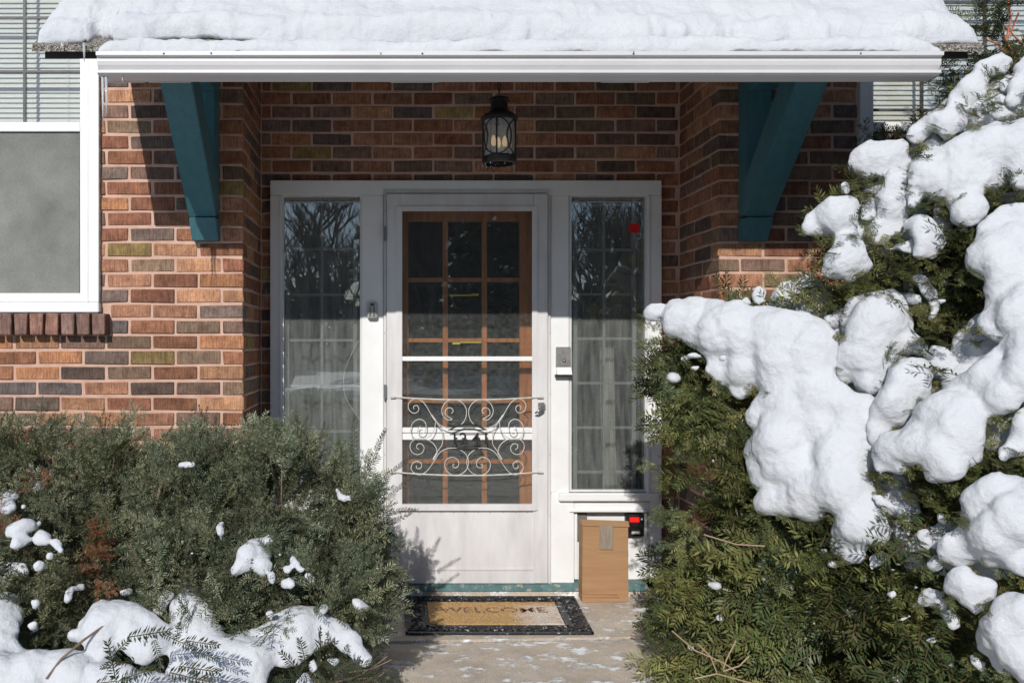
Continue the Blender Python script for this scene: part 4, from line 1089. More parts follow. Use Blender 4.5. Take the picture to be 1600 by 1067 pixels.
PADS = [
 (.11, crop(0,0,1,"1290,505 1340,470 1400,480 1440,560 1465,620 1420,700 1385,735 1350,700 1310,600")), (.08, crop(0,0,1,"1500,520 1560,470 1610,470 1610,700 1540,700 1480,650 1475,600")),
 (.11, crop(0,0,1,"1425,225 1480,160 1540,120 1610,110 1610,330 1480,330 1430,290")), (.12, crop(0,0,1,"1300,350 1350,300 1420,250 1445,330 1425,395 1330,400")),
 (.07, crop(0,0,1,"1375,835 1440,835 1560,770 1610,760 1610,900 1520,905 1420,885")), (.10, crop(0,0,1,"1330,690 1400,720 1440,800 1400,850 1350,820")),
 (0, crop(0,0,1,"1037,486 1052,472 1085,470 1120,473 1160,474 1188,479 1230,489 1263,497 1291,513 1305,524 1301,560 1300,577 1308,600 1325,612 1368,625 1370,631 1356,663 1351,690 1365,704 1357,746 1368,792 1380,813 1394,832 1389,847 1377,853 1368,846 1351,853 1349,878 1340,884 1317,873 1305,862 1305,828 1312,803 1290,792 1276,809 1230,803 1187,795 1184,783 1195,767 1181,755 1174,733 1165,716 1167,694 1188,673 1174,662 1168,644 1174,634 1188,627 1195,612 1181,600 1152,620 1138,598 1113,598 1106,580 1110,562 1095,538 1078,530 1056,523 1045,527 1037,509")),
 (-.01, crop(0,0,1,"1004,484 1013,475 1031,474 1052,478 1052,502 1033,504 1013,507 1003,497")),
 (.10, crop(0,0,1,"1174,456 1184,443 1200,456 1199,476 1177,476")), (.12, cA("545,158 580,118 604,150 600,170 560,175")),
 (.13, crop(0,0,1,"1202,468 1206,460 1231,446 1256,432 1273,431 1295,452 1298,477 1291,495 1273,505 1231,500 1206,485")), (.06, crop(0,0,1,"1275,502 1295,491 1311,497 1311,516 1291,518")),
 (.05, cC("190,150 215,110 270,70 350,55 430,60 470,100 500,130 510,180 520,250 560,300 590,340 560,350 520,330 450,350 430,400 440,420 400,480 370,530 310,550 270,530 240,480 260,450 230,460 210,500 170,500 150,450 145,320 185,290 180,230")),
 (.07, cC("480,60 560,50 572,100 560,130 500,120")), (.10, cC("530,0 620,20 650,60 640,120 650,200 620,210 600,150 590,90 560,60 520,30")),
 (.0, cC("400,480 430,430 470,400 560,385 600,380 605,450 600,520 590,560 540,600 500,660 450,700 400,740 350,800 310,800 300,740 330,680 330,640 380,560")),
 (.06, cC("600,330 625,310 680,340 740,390 775,440 700,500 680,470 610,465 600,400")),
 (-.05, cC("345,810 370,770 440,740 490,720 560,600 640,560 740,480 800,440 880,380 940,320 990,250 1067,220 1250,180 1250,560 1067,570 1010,600 960,650 900,640 880,680 850,700 860,760 850,860 790,900 760,960 700,950 640,990 600,960 590,880 520,870 500,880 490,920 420,920 330,940 340,870")),
 (.0, cC("1040,660 1067,640 1200,650 1200,800 1067,850 990,870 950,900 945,850 980,810 1010,760")),
 (-.03, cB("650,870 660,820 700,750 740,690 790,640 873,640 1000,660 1000,1150 873,1150 800,1160 740,1120 720,1100 690,1090 715,1060 750,1000 730,950 740,900 700,890")),
 (.0, cB("440,480 470,460 520,430 600,390 680,350 760,330 873,320 1000,340 1000,560 873,560 820,545 800,500 780,510 790,560 750,570 710,570 700,600 720,640 690,690 640,715 605,690 605,640 560,600 520,590 500,570 470,600 460,640 440,630 440,560")),
 (.04, cB("590,245 620,200 670,150 700,100 770,75 815,90 815,130 780,120 740,140 720,180 712,240 690,235 665,240 650,300 650,338 625,350 590,370 560,380 540,350 500,370 470,400 440,400 440,360 480,320 540,300 580,290")),
 (.02, cB("815,100 812,160 795,240 830,290 800,310 775,300 765,250 785,190 800,140")),
 (.0, cB("800,300 830,200 830,110 873,80 960,80 960,190 873,200 850,215 840,260 825,315")),
 (.05, cB("215,470 230,430 290,400 370,395 430,385 440,400 430,450 450,470 440,520 400,490 370,510 330,515 270,525 240,500 215,500")),
 (.04, cB("175,550 200,540 225,570 205,595 180,580")),
 (.03, cB("360,520 385,485 440,530 440,600 430,670 400,720 420,740 300,770 275,760 300,710 330,680 320,600 350,560")),
 (.01, cB("40,730 60,680 120,620 180,600 240,620 235,680 220,720 240,760 290,860 270,880 220,890 230,930 200,940 180,900 160,940 150,900 120,890 130,830 160,800 170,750 110,730 60,755")),
 (.03, cB("255,620 290,600 325,610 320,680 290,690 245,700")), (.03, cB("335,820 390,760 430,760 460,730 470,830 430,810 395,800 360,810")),
 (.0, cB("425,690 460,680 520,690 560,740 560,790 530,830 470,830 470,760 440,740")), (.05, cB("530,640 600,630 610,690 580,760 540,720")),
 (.08, cB("430,930 460,890 540,940 550,1000 540,1060 520,1060 510,990 480,940")),
 (-.03, cD("535,130 590,80 660,40 720,15 780,30 848,35 1000,60 1000,520 848,520 790,490 720,460 650,450 615,400 560,450 520,470 450,440 400,510 360,490 370,460 430,420 420,360 490,300 530,270 590,250 540,240 530,190")),
 (.0, cD("240,360 290,300 340,270 375,300 375,370 350,400 270,405 235,390")), (.02, cD("380,310 420,295 455,320 420,370 385,380")), (.0, cD("45,430 80,395 130,385 180,420 160,450 110,480 60,500")),
 (.04, cD("170,240 220,290 290,280 270,320 230,350 180,320")),
 (-.06, cD("445,560 460,510 500,480 560,485 600,530 650,540 690,560 695,610 680,660 650,640 640,680 620,710 580,680 530,650 480,630 450,610")),
 (-.03, cD("300,640 340,600 390,585 430,610 470,680 510,750 500,800 470,790 440,730 430,680 390,660 330,670")),
 (-.07, cD("620,770 680,720 720,650 790,610 848,620 1000,640 1000,1090 848,1090 790,1000 740,1000 700,960 720,900 640,910 620,850")),
 (-.04, cD("540,880 580,920 640,950 660,1000 620,1010 570,950")), (-.04, cD("190,745 230,725 285,715 270,740 220,755")), (-.02, cD("140,610 180,590 210,610 180,640")), (-.02, cD("60,110 110,100 190,150 250,170 240,215 180,200 110,160")),
]
grpR = {}
for i, (dy, poly) in enumerate(PADS):
    grpR[i] = pad(poly, lambda a, b_: YR(a, b_)+.02, dy)
grpR['bits'] = [(P(a, b_, YR(a, b_)), r*YR(a, b_)/F) for a, b_, r in ((1240,790,9),(1130,560,8),(1070,560,7),(1052,590,9),(1085,575,7),(1470,470,7),(1125,665,6),(1130,690,8),(1115,720,5),(1085,470+85,9),(1395,890,6),(1120,915,8),(1125,965,7),(1110,912,5),(1195,905,5),(1285,862,6),(1300,880,8),(1455,1000,9),(1430,945,8),(1400,1060,8),(1350,905,6))]
blR = grpR.setdefault('hidden', [])
# more boughs beyond the frame and on the garden side of the crown
for _ in range(46):
    px = rnd.uniform(1640, 1980); py = rnd.uniform(120, 1050); blR.append((P(px, py, 2.35+.5*((px-1640)/340)**2+.5*max(0,(500-py)/400)), rnd.uniform(.06,.11)))
for _ in range(30):
    x_ = rnd.uniform(1.6, 2.9); blR.append((Vector((x_, rnd.uniform(2.95,3.35), 1.15+.55*min(1,(x_-1.5)/.7)+rnd.uniform(-.1,.1))), rnd.uniform(.05,.09)))
for _ in range(22):
    px = rnd.uniform(1060, 1590); py = rnd.uniform(560, 1050)
    grpR['bits'].append((P(px, py, YR(px, py)+rnd.uniform(.0,.08)), rnd.uniform(.006,.017)))
parts_ = []
for i, (key, L) in enumerate(grpR.items()):
    parts_.append(snow_blobs('shrub_snow', L, 'thick lumpy snow loading the boughs of the tall right-hand shrub', voxel=.014 if key == 'hidden' else .0068, seed=30+i, sub=3 if key in ('hidden','bits') else 0, squash=.78 if key in ('hidden','bits') else 1.0, smooth=11, ysq=1.0 if key in ('hidden','bits') else .62, finish=False))
finish_snow(parts_)
bm = bmesh.new()
for o in parts_: bm.from_mesh(o.data)
snow_r = parts_[0]
for o in parts_[1:]: bpy.data.objects.remove(o)
bm.to_mesh(snow_r.data); bm.free(); snow_r.name = 'shrub_snow'
for pl in snow_r.data.polygons: pl.use_smooth = True
blR = [b_ for L in grpR.values() for b_ in L if b_[1] > .018]
blR = blR[::3]
shr = thing('yew_shrub', 'large yew shrub bowed under heavy snow at the right of the doorway', 'shrub', (1.75, 2.9, -.1))
def shrub_foliage(parent, H, n, T, blobs, palette, depth=.35, keep=None, up_bias=.5, scl=(.8,1.25), name='foliage', outz=0.0, snow_k=.95):
    p, nr = H.sample(n, depth)
    ok = (p[:,1] < YF-.06) & (p[:,2] > -.05)
    ok &= ~((p[:,0] > XL-.0) & (p[:,0] < XR) & (p[:,1] > YF-.05))
    if keep is not None: ok &= keep(p)
    ok &= ~near_snow(p, blobs, snow_k)
    hz = hollow(p, 6.0); ok &= (hz > -.16) | (rng.random(len(p)) < .12)
    p, nr = p[ok], nr[ok]
    d = nr + rng.normal(size=p.shape)*.45; d[:,2] += outz
    u = np.array([-.2,-.75,.85]) + rng.normal(size=p.shape)*.45
    c = np.array([palette[i] for i in rng.integers(0, len(palette), len(p))]) * rng.uniform(.75, 1.3, (len(p),1))
    return place_sprays(name, parent, T, p - (d/np.linalg.norm(d,axis=1,keepdims=True))*.06, d, u, rng.uniform(scl[0], scl[1], len(p)), c), p
palR = [(.095,.118,.040), (.122,.138,.046), (.066,.090,.036), (.155,.160,.054), (.055,.076,.032), (.185,.178,.062)]
SIL = [(1040,505),(1048,540),(1050,590),(1065,620),(1080,665),(1062,740),(1085,800),(1062,850),(1058,930),(1062,1000),(1085,1100),(2000,1100),(2000,160),(1620,110),(1560,120),(1470,230),(1370,260),(1310,330),(1290,380),(1310,440),(1300,480)]
def inside_poly(x, y, poly):
    c = np.zeros(len(x), bool); n = len(poly)
    for i in range(n):
        x1, y1 = poly[i]; x2, y2 = poly[(i+1) % n]
        t = ((y1 > y) != (y2 > y)) & (x < (x2-x1)*(y-y1)/((y2-y1) or 1e-9)+x1); c ^= t
    return c
n0 = 7200
px_ = rng.uniform(990, 1900, n0); py_ = rng.uniform(110, 1100, n0)
ok = inside_poly(px_, py_, SIL) & ((px_ < 1640) | (rng.random(n0) < .35))
gap = ((px_ > 1040) & (px_ < 1180) & (py_ > 690) & (py_ < 840)); ok &= ~(gap & (rng.random(n0) < .90))
px_, py_ = px_[ok], py_[ok]
dep = rng.random(len(px_))**1.4*.62
yy_ = np.array([YR(a, b) for a, b in zip(px_, py_)]) + .10 + dep
ok = yy_ < YF-.10; px_, py_, yy_, dep = px_[ok], py_[ok], yy_[ok], dep[ok]
pR = np.stack([(px_-VX)*yy_/F, yy_, CZ+(VY-py_)*yy_/F], axis=1)
# boughs: sprays of one bough share a heading
nb = 170; seeds = pR[rng.choice(len(pR), nb, replace=False)]
ax = np.array([2.05, 3.25, .55]); bd = seeds-ax; bd /= np.linalg.norm(bd, axis=1, keepdims=True); bd += rng.normal(size=bd.shape)*.38; bd[:,2] = bd[:,2]*.6-.30
bt = rng.uniform(.5, 1.5, nb)
own = np.array([np.argmin(np.sum((seeds-p)**2, axis=1)) for p in pR])
dR = bd[own] + rng.normal(size=pR.shape)*.30; dR /= np.linalg.norm(dR, axis=1, keepdims=True)
hz = hollow(pR, 5.0, 3.3)
ok = (~near_snow(pR, blR, 1.0)) & (~near_snow(pR+dR*.12, blR, .97)) & (~near_snow(pR+dR*.2, blR, .9)) & (pR[:,2] > -.05) & ((hz > -.06 + .07*(pR[:,2] < .75)) | (rng.random(len(pR)) < .06)); pR, own, dR = pR[ok], own[ok], dR[ok]
uR = np.array([-.2,-.9,.8]) + rng.normal(size=pR.shape)*.35
cR = np.array([palR[i] for i in rng.integers(0, len(palR), len(pR))])*bt[own][:,None]
place_sprays('foliage', shr, T_right, pR, dR, uR, rng.uniform(.85, 1.3, len(pR))*np.where(pR[:,2] < .75, 1.15, 1.0), cR)
ptsR = pR
# tufts poking out from the lower rims of the snow pads
tp = []; td = []
for dy, poly in PADS:
    area = sum(poly[i][0]*poly[(i+1)%len(poly)][1]-poly[(i+1)%len(poly)][0]*poly[i][1] for i in range(len(poly)))
    sg2 = 1 if area > 0 else -1
    for i in range(len(poly)):
        (x1, y1), (x2, y2) = poly[i], poly[(i+1) % len(poly)]; L_ = math.hypot(x2-x1, y2-y1); nx_, ny_ = (y2-y1)/(L_ or 1)*sg2, -(x2-x1)/(L_ or 1)*sg2
        for k in range(int(L_/11)+1):
            t = rnd.random(); x_, y_ = x1+(x2-x1)*t, y1+(y2-y1)*t
            if x_ > 1620 or ny_ < -.25 or rnd.random() < .38: continue
            tp.append(P(x_-nx_*7, y_-ny_*7, YR(x_, y_)+dy+.03+rnd.uniform(-.03,.03)))
            td.append((nx_+rnd.uniform(-.5,.5), rnd.uniform(-1.0,-.1), -ny_*.8+rnd.uniform(-.3,.5)))
# tufts in the hollows between pads
for px, py, n_ in ((1548,118,7),(1540,165,8),(1530,185,6),(1515,170,5),(1475,200,3),(1370,275,6),(1345,295,6),(1335,285,5),(1440,245,5),(1300,390,6),(1330,370,4),(1285,400,5),(1350,350,5),(1470,335,8),(1450,320,6),(1490,320,5),(1560,310,7),(1575,300,7),(1555,285,4),(1590,315,6),(1500,390,7),(1510,420,7),(1490,440,6),(1520,360,4),(1420,420,6),(1440,440,7),(1400,430,6),(1460,405,4),(1360,455,6),(1330,450,6),(1300,460,5),(1350,440,5),(1440,500,6),(1450,525,6),(1465,515,5),(1500,522,4),(1530,540,4),(1380,560,3),(1400,555,3),(1410,640,2),(1520,680,4),(1540,720,7),(1560,735,7),(1400,750,6),(1420,770,7),(1450,780,7),(1470,760,6),(1500,770,5),(1480,800,6),(1560,750,5),(1600,700,6),(1290,805,6),(1250,820,6),(1400,870,6),(1440,890,7),(1470,870,5),(1390,900,6),(1430,920,7),(1500,970,7),(1540,985,6),(1450,985,7),(1520,1020,8),(1480,1040,8),(1560,1060,6),(1290,780,3),(1272,770,3),(1275,500,4),(1290,470,4),(1205,600,4),(1215,620,3)):
    for _ in range(n_):
        x_, y_ = px+rnd.uniform(-12,12), py+rnd.uniform(-10,10); tp.append(P(x_, y_, YR(x_, y_)+.03+rnd.uniform(-.03,.05))); td.append((rnd.uniform(-.9,.6), rnd.uniform(-1.1,0), rnd.uniform(-.7,.7)))
tp = np.array([list(v) for v in tp]); td = np.array(td)
cc_ = np.array([palR[i] for i in rng.integers(0, len(palR), len(tp))])
place_sprays('rim_foliage', shr, T_right[5:], tp, td, np.array([0,-.5,1.])+rng.normal(size=tp.shape)*.3, rng.uniform(.32,.55,len(tp)), cc_)
# left fringe that leans over the sidelight
fp = []; fd = []
for px, py, n_ in ((1040,560,7),(1035,540,5),(1045,585,7),(1060,620,7),(1070,560,5),(1070,650,7),(1090,600,7),(1110,640,7),(1090,680,7),(1130,690,6),(1150,640,7),(1160,600,5),(1120,720,5),(1040,735,3),(1062,800,4),(1068,850,5),(1068,900,7),(1068,950,8),(1072,1000,8),(1080,820,5),(1095,900,8),(1180,670,6),(1150,740,6),(1210,830,9),(1250,860,9),(1290,880,9),(1220,900,8),(1170,860,6)):
    for _ in range(n_):
        t = HR.hit(px, py); fp.append(list(P(px+rnd.uniform(-16,22), py+rnd.uniform(-20,20), t+rnd.uniform(-.02,.14)))); fd.append((rnd.uniform(-1,.5), rnd.uniform(-.6,.3), rnd.uniform(-.85,.2)))
fp = np.array(fp); fd = np.array(fd)
ok = ~near_snow(fp, blR, .9); fp, fd = fp[ok], fd[ok]
place_sprays('fringe_foliage', shr, T_right, fp, fd, np.array([0,-.9,.8])+rng.normal(size=fp.shape)*.35, rng.uniform(.45,.75,len(fp)), np.array([palR[i] for i in rng.integers(0,6,len(fp))])*1.15)
stems(shr, (1.85, 3.0, -.15), ptsR, 60, .016)
# twigs: bare, pale, at the foot
for a in ([(1050,985),(1085,1015),(1130,1035),(1150,1048)], [(1085,1060),(1120,1052),(1175,1067)], [(1150,1000),(1135,1030),(1130,1045)], [(1100,835),(1150,850),(1195,853)], [(1090,1005),(1110,1025),(1120,1050)], [(1170,1025),(1155,1040),(1130,1048)]):
    MB().tube([P(x_, y_, 2.42) for x_, y_ in a], .0022, 5).build('twig', M('pale_twig', (.35,.24,.15,1)), shr)
# second shrub behind, against the right window, with bare orange twigs
sh2 = thing('yew_shrub', 'darker yew sprigs rising behind the snowy shrub in front of the right window', 'shrub', (2.75, 3.2, -.1))
H2 = Hull([(P(1400,225,3.35), (.16,.12,.10)), (P(1500,130,3.30), (.22,.14,.20)), (P(1560,60,3.3), (.22,.14,.28)), (P(1600,240,3.35), (.4,.14,.45))])
fo2, pts2 = shrub_foliage(sh2, H2, 330, T_right, [], [(.035,.055,.025),(.05,.07,.028),(.07,.085,.03)], .9, outz=.2, scl=(.55,.9))
stems(sh2, (2.6, 3.25, .9), pts2, 16, .007)
m_otw = M('orange_twig', (.45,.15,.07,1))
for a in ([(1575,0),(1580,30),(1572,62),(1588,100)], [(1600,70),(1588,60),(1570,40)], [(1540,62),(1560,70),(1585,98)], [(1592,20),(1582,45),(1575,60)], [(1390,235),(1400,215),(1396,205)], [(1400,218),(1410,228)]):
    MB().tube([P(x_, y_, 3.2) for x_, y_ in a], .0035, 5).build('twig', m_otw, sh2)

# ------------------------------------------------------------------ left hedge shrubs
palL = [(.122,.148,.086), (.145,.170,.100), (.172,.188,.110), (.082,.104,.064), (.200,.205,.118)]
LB_ = """20,905,28 8,955,55 55,1005,52 125,1045,52 175,972,40 210,978,42 160,1000,34 245,1045,48 300,1005,42 290,952,26 270,944,16 335,1035,50 400,1010,44 440,985,40 482,985,38 520,1008,30 556,1030,20 380,1050,50 450,1050,50 95,1070,50 505,1055,40 300,965,20 540,985,12 265,1000,40"""
LS_ = """30,826,15 14,792,15 68,838,10 62,856,8 395,872,20 385,885,14 408,878,14 15,776,10 524,770,9 512,775,8 45,818,8 95,845,7 62,770,6 110,925,8 60,915,8 455,872,9 470,885,10 345,828,6 280,725,6 292,722,6 272,730,5 420,845,6 60,885,10 30,870,11 260,935,9 505,800,5 450,910,6 365,850,6 488,902,7 540,960,7 565,950,6 350,760,4 410,800,4 380,840,5 270,960,9 44,940,7 70,880,7 440,840,5 600,900,4"""
HA = Hull([(P(40,800,3.28), (.50,.28,.36)), (P(190,810,3.26), (.30,.30,.36)), (P(-160,800,3.2), (.5,.35,.4)), (P(60,900,2.95), (.34,.28,.30)), (P(150,900,3.05),(.3,.3,.25))])
HB2 = Hull([(P(330,805,3.22), (.30,.34,.34)), (P(440,820,3.15), (.30,.34,.36)), (P(530,850,3.12), (.20,.28,.30)), (P(330,910,2.95), (.34,.32,.24)), (P(470,930,2.92), (.30,.30,.22))])
HF = Hull([(P(260,1040,2.62), (.30,.20,.10)), (P(520,1050,2.62), (.18,.16,.09))])
YLf = lambda a, b_: 2.74 - (b_-950)*.0018
cE = lambda t: crop(0, 640, 2.5, t); cF = lambda t: crop(300, 640, 2.5, t)
PL = [(0, cE("-90,820 -40,700 0,700 50,730 70,780 70,840 50,900 100,960 160,965 220,960 300,950 360,990 350,1100 -90,1100")),
 (-.03, cE("245,890 300,872 335,810 380,762 450,752 520,765 560,790 620,812 660,842 672,900 660,955 610,950 560,985 500,960 465,905 440,940 400,980 365,960 345,905 300,892")),
 (.05, cE("600,785 620,732 650,702 688,720 662,762 640,800 612,802")),
 (.0, cE("655,810 680,742 715,694 760,720 812,762 832,805 860,860 880,1100 640,1060 665,970 690,900")),
 (-.05, cE("350,1010 420,992 500,1000 560,1040 640,1030 700,1045 860,1060 880,1110 340,1110")),
 (.0, cF("20,900 80,860 130,890 190,880 240,868 290,838 330,800 400,780 470,780 520,818 580,828 618,842 615,872 560,868 540,880 500,915 470,940 430,962 400,1005 330,985 285,1012 275,1100 0,1100")),
 (.0, cF("520,885 560,868 600,862 635,885 665,940 705,998 670,1006 620,950 570,910")),
 (-.04, cF("395,1080 440,1012 470,1040 500,1090")), (-.03, cF("450,992 478,962 492,1010 466,1030")), (-.02, cF("520,975 570,960 585,985 560,1010")),
 (.12, cE("0,600 60,588 100,600 112,640 80,664 50,650 30,690 0,692"))]
PS = [(0, cE(t)) for t in ("20,490 50,440 90,422 130,430 140,460 110,480 40,500","45,530 60,500 100,490 120,510 70,540","130,500 160,470 195,490 190,520 140,520","0,330 40,320 90,345 50,360 60,380 20,410 0,380","255,740 260,700 300,682 330,680 320,700 285,712 270,760","130,300 150,284 170,288 155,315","665,240 700,210 730,198 768,205 765,222 700,236 675,250","135,605 150,592 175,600 172,625 140,630","195,500 235,520 260,560 255,580 225,550","185,560 205,555 205,585 190,585","470,712 500,698 525,705 510,722 480,722","120,745 150,740 160,765 135,775","108,835 140,828 150,860 125,870")]
PS += [(0, cF(t)) for t in ("185,600 185,560 210,525 250,517 290,540 305,590 300,640 280,640 230,612 190,632 150,630 160,595","95,460 120,440 126,485 105,498","370,560 400,572 440,628 430,640 390,608","350,668 390,660 400,688 360,692","440,640 465,645 482,668 465,675","618,742 655,748 690,770 700,795 660,782","270,515 310,482 322,508 292,530","335,540 352,538 352,580 340,572","535,300 560,292 590,330 640,345 640,365 600,362 560,345","355,610 380,612 390,635 365,638","300,640 318,632 320,672 308,672","500,790 520,762 530,770 515,795","285,800 305,788 322,795 300,812")]
blL = []
for dy, poly in PL: blL += pad(poly, YLf, dy, cap=40)
blS = []
snow_blobs('hedge_snow', blL, 'rounded drifts of snow over the low front branches at lower left', voxel=.0072, seed=5, sub=0, smooth=10, ysq=.8)
blL = blL[::3]
def YHf(a, b_):
    H = HA if a < 250 else HB2; return min(H.hit(a, b_), 3.4)
for dy, poly in PS: blS += pad(poly, YHf, dy-.01, cap=30)
for _ in range(18):
    px = rnd.uniform(5, 600); py = 1000-rnd.random()**1.5*320; H = HA if px < 250 else HB2
    blS.append((P(px, py, min(H.hit(px, py), 3.4)+rnd.uniform(-.02,.03)), rnd.uniform(.004,.009)))
snow_blobs('hedge_snow', blS, 'small caps of snow caught on sprigs of the left-hand shrubs', voxel=.0055, sub=0, seed=6, disp=.010, smooth=2)
blS = blS[::2]
def bankz(x, y):
    e = max(0, min(1, (-.12 - x)/.25)); f = max(0, min(1, (3.15-y)/.25))
    return -.16 + (.26 + .07*fbm(x*2.2, y*2.2, 2, 3))*e*e*(3-2*e)*f*f*(3-2*f)
tag(grid('snow_bank', -3.6, -.05, .9, 3.3, 120, 80, bankz, m_snow), kind='structure')
sa = thing('yew_shrub', 'low yew shrub under the left window with brown dead patches', 'shrub', (-1.45, 3.2, -.1))
def keepL(lo, hi): return lambda p: ((VX+F*p[:,0]/p[:,1]) > lo) & ((VX+F*p[:,0]/p[:,1]) < hi)
fa, ptsA = shrub_foliage(sa, HA, 2600, T_left, blL+blS, palL, .45, keepL(-260, 300), outz=.35, scl=(.7,1.15))
sb = thing('yew_shrub', 'bushy grey-green yew shrub spreading before the left sidelight', 'shrub', (-.5, 3.1, -.1))
fb_, ptsB = shrub_foliage(sb, HB2, 2900, T_left, blL+blS, [(a*1.05, b*1.08, c*1.15) for a, b, c in palL], .42, keepL(200, 603), outz=.35, scl=(.7,1.15))
stems(sa, (-1.3, 3.2, -.15), ptsA, 26, .012); stems(sb, (-.45, 3.1, -.15), ptsB, 26, .012)
# dead orange patches deep in the left shrub
dp = np.array([list(P(a+rnd.uniform(-12,12), b_+rnd.uniform(-12,12), HA.hit(a, b_)+rnd.uniform(-.02,.06))) for a, b_ in ((145,850),(150,880),(170,845),(40,770),(140,900),(150,860),(1,830),(60,768)) for _ in range(4)])
place_sprays('dead_foliage', sa, T_left, dp, rng.normal(size=dp.shape), np.array([0,-.6,1.])+rng.normal(size=dp.shape)*.3, np.full(len(dp), .6), np.tile(np.array([[.20,.080,.038]]), (len(dp),1))*rng.uniform(.7,1.3,(len(dp),1)))
# long single sprigs standing clear of the mass
sp_ = [((575,735),(600,672)), ((600,748),(642,712)), ((552,725),(556,650)), ((590,800),(650,795)), ((590,830),(640,800)), ((585,910),(640,888)), ((590,935),(650,960)), ((500,700),(505,660)), ((400,690),(425,655)), ((470,690),(480,650)), ((150,690),(160,640)), ((180,690),(150,650)), ((20,680),(10,645)), ((60,690),(75,655)), ((255,690),(270,665)), ((590,870),(632,850)),
       ((605,780),(640,745)), ((595,890),(655,925)), ((340,690),(350,668)), ((225,690),(232,668)), ((110,690),(100,662))]
pp_ = []; dd_ = []; ss_ = []
for (a, b_), (c, d_) in sp_:
    p0 = P(a, b_, 3.05); p1 = P(c, d_, 3.02); pp_.append(list(p0)); dd_.append(list(p1-p0)); ss_.append((p1-p0).length/.18)
place_sprays('long_sprigs', sb, T_stem, np.array(pp_), np.array(dd_), np.tile([[0,-1,.3]], (len(pp_),1)).astype(float), np.array(ss_), np.tile([[.05,.065,.045]], (len(pp_),1)))
sf = thing('yew_sprigs', 'dark yew sprigs sticking out of the snow at the bottom left', 'shrub', (-.85, 2.6, 0))
def manual(parent, lst, Y, name='foliage', T=T_short, col=(.035,.050,.026)):
    pp, dd, ss = [], [], []
    for a, b_, c, d_ in lst:
        p0 = P(a, b_, Y); p1 = P(c, d_, Y-.04); pp.append(list(p0)); dd.append(list(p1-p0)); ss.append((p1-p0).length/.10)
    place_sprays(name, parent, T, np.array(pp), np.array(dd), np.tile([[.1,-.8,.6]], (len(pp),1)).astype(float)+rng.normal(size=(len(pp),3))*.25, np.array(ss), np.tile([col], (len(pp),1)))
manual(sf, [(200,995,262,985),(255,990,300,1012),(290,1000,338,1008),(180,1060,172,1005),(170,1030,200,1000),(190,1060,240,1045),(150,1067,200,1062),(300,1015,336,1030),(240,1000,252,1040),(210,1030,160,1040),(265,1050,330,1066),(225,1008,236,985),(275,1000,280,975),(280,1040,340,1050)], 2.36)
sg_ = thing('yew_sprigs', 'dark yew sprigs and bare twigs poking from snow beside the slab', 'shrub', (-.2, 2.6, 0))
manual(sg_, [(470,1050,440,1020),(480,1045,470,1000),(500,1040,500,985),(510,1045,525,1005),(520,1050,560,1030),(480,1060,430,1060),(540,1060,580,1050),(500,1060,520,1067),(490,1020,520,1000),(530,1030,545,1010),(455,1067,475,1040),(560,1067,600,1062),(515,1020,512,990),(540,1045,585,1035)], 2.38)
for a in ([(520,1067),(560,1055),(585,1040),(605,1025)], [(545,1050),(580,1045),(612,1030)], [(560,1060),(590,1058),(600,1050)]):
    MB().tube([P(x_, y_, 2.6) for x_, y_ in a], .002, 5).build('twig', m_bark, sg_)
MB().tube([P(225,866,2.98), P(232,830,3.0), P(244,790,3.0), P(253,752,3.02)], [.010,.008,.007,.006], 7).build('broken_stem', m_bark, sa)
MB().tube([P(72,1060,2.50), P(95,1030,2.52), P(130,1000,2.56), P(165,975,2.6)], [.003,.004,.004,.003], 7).build('broken_stem', m_bark, sf)
gx = rng.uniform(-40, 600, 620); gy_ = rng.uniform(890, 1075, 620); gY = 2.80 - (gy_-950)*.0016 + rng.random(620)*.25
pG = np.stack([(gx-VX)*gY/F, gY, CZ+(VY-gy_)*gY/F], axis=1); dG = rng.normal(size=pG.shape)*np.array([.8,.5,.5])+np.array([0,-.4,.25])
okG = ~near_snow(pG, blL, 1.0); pG, dG = pG[okG], dG[okG]
place_sprays('low_foliage', sb, T_left, pG, dG, np.array([-.2,-.7,.9])+rng.normal(size=pG.shape)*.4, rng.uniform(.5,.85,len(pG)), np.array([palL[i] for i in rng.integers(0,5,len(pG))])*.75)
# planting beds against the wall
for nm, x0, x1 in (('left', -3.6, -.62), ('right', 1.45, 4.3)):
    o = grid('soil', x0, x1, 2.2, YF-.002, 30, 14, lambda x, y: -.14+.04*mn.noise((x*5, y*5, 0)), M('mulch_soil', (.05,.035,.025,1), (.12,.08,.05,1), .95, vs=30, bump=1, bs=60)); tag(o, kind='structure')

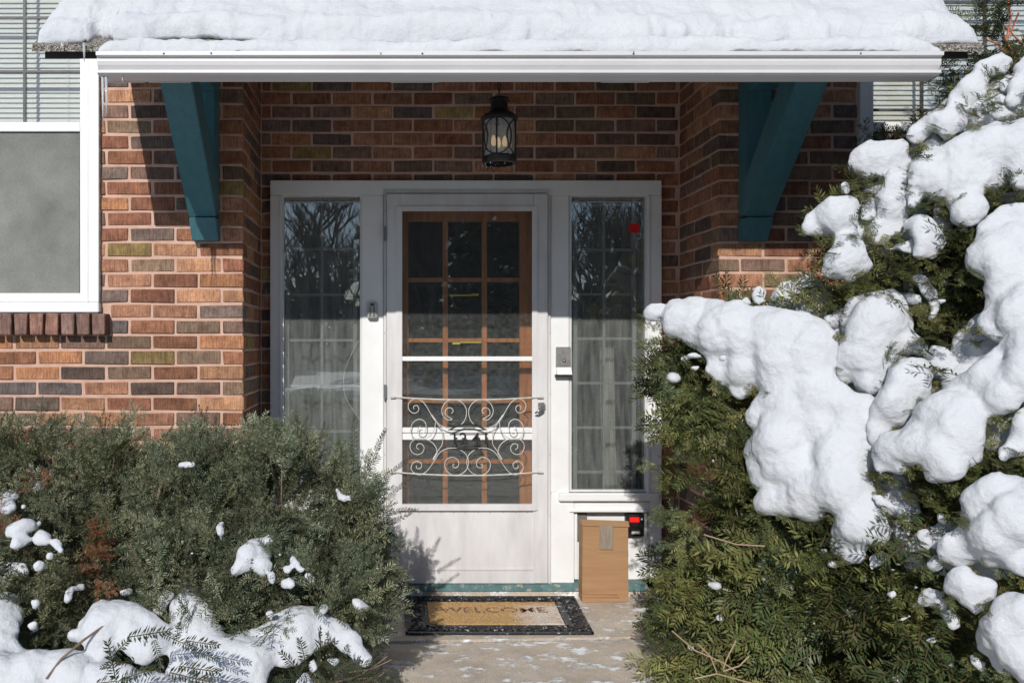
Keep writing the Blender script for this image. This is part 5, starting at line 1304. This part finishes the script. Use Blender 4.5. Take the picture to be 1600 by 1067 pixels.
# ------------------------------------------------------------------ winter trees across the garden (seen only as reflections in the glass)
m_trunk = M('tree_bark', (.07,.055,.045,1), (.13,.105,.085,1), .9, vs=6, stretch=(1,1,.2), bump=.6, bs=20)
def bare_tree(x, y, h, label, seed, lean=0):
    r = random.Random(seed); t = thing('bare_tree', label, 'tree', (x, y, -.3), 'bare winter trees facing the house')
    tr = MB(); br = MB()
    def grow(p, d, L, rad, lev):
        n = 5; pts = [p]; q = d.copy()
        for i in range(n):
            q = (q + Vector((r.gauss(0,.13), r.gauss(0,.13), .05 + (.04 if lev else 0)))).normalized(); pts.append(pts[-1] + q*L/n)
        (tr if lev == 0 else br).tube(pts, rad, 7 if lev < 2 else 4, r1=rad*.55, cap=(lev == 0))
        if lev >= 4: return
        for k in range(5 if lev else 7):
            i = r.randint(2, n) if lev else r.randint(2, n); a = r.uniform(0, 2*PI); s = r.uniform(.55, 1.05)
            dd = (q*math.cos(s) + (Vector((math.cos(a), math.sin(a), r.uniform(-.1,.5)))).normalized()*math.sin(s)).normalized()
            grow(pts[i], dd, L*r.uniform(.55,.75), rad*.5, lev+1)
    grow(Vector((x, y, -.4)), Vector((lean, 0, 1)).normalized(), h*.42, h*.028, 0)
    tr.build('trunk', m_trunk, t, smooth=True); b = br.build('crown', m_trunk, t, smooth=True)
for i, (x, y, h, ln) in enumerate([(-3.4,-17,8.5,.25), (1.5,-24,10,0), (-9,-26,11,.1), (6.5,-20,9,-.1), (-1.5,-34,12,.1), (11,-30,11,0), (-15,-34,11,0)]):
    bare_tree(x, y, h, ['leaning bare tree nearest the path, reflected in the left sidelight','bare tree standing straight ahead of the door','spreading bare tree at the far left of the garden','bare tree right of the path','tall bare tree farthest behind the path','tall bare tree at the far right','tall bare tree at the far left edge'][i], 20+i, ln)
# evergreen belt added unseen to block bright sky reflections, tallest opposite the door
def belt():
    r = np.random.default_rng(9); V = []
    for i in range(150):
        x = -70+i*.95+r.uniform(-.8,.8); y = -40+r.uniform(-6,4)-abs(x)*.05
        tall = -.6 < x < 10.5
        h = r.uniform(13, 17) if tall else r.uniform(2.8, 5.2); w = r.uniform(1.5, 2.4)
        n = 700 if tall else 260; t = r.random(n)**1.2; a = r.random(n)*2*PI; rr = w*(1-t*.85)*np.sqrt(r.random(n))
        c = np.stack([x+rr*np.cos(a), y+rr*np.sin(a), -.3+h*t], axis=1)
        tri = c[:, None, :] + r.normal(size=(n, 3, 3))*np.array([.42,.42,.30]); V.append(tri.reshape(-1, 3))
    V = np.concatenate(V); n = len(V); me = bpy.data.meshes.new('added_reflection_belt'); me.from_pydata(V.tolist(), [], np.arange(n).reshape(-1, 3).tolist())
    o = link('added_reflection_belt', me, M('conifer_green', (.03,.045,.02,1), (.06,.075,.035,1), .9, vs=1))
    tag(o, 'unseen belt of conifers added to darken the reflections in the door glass', 'wood', kind='stuff')
belt()
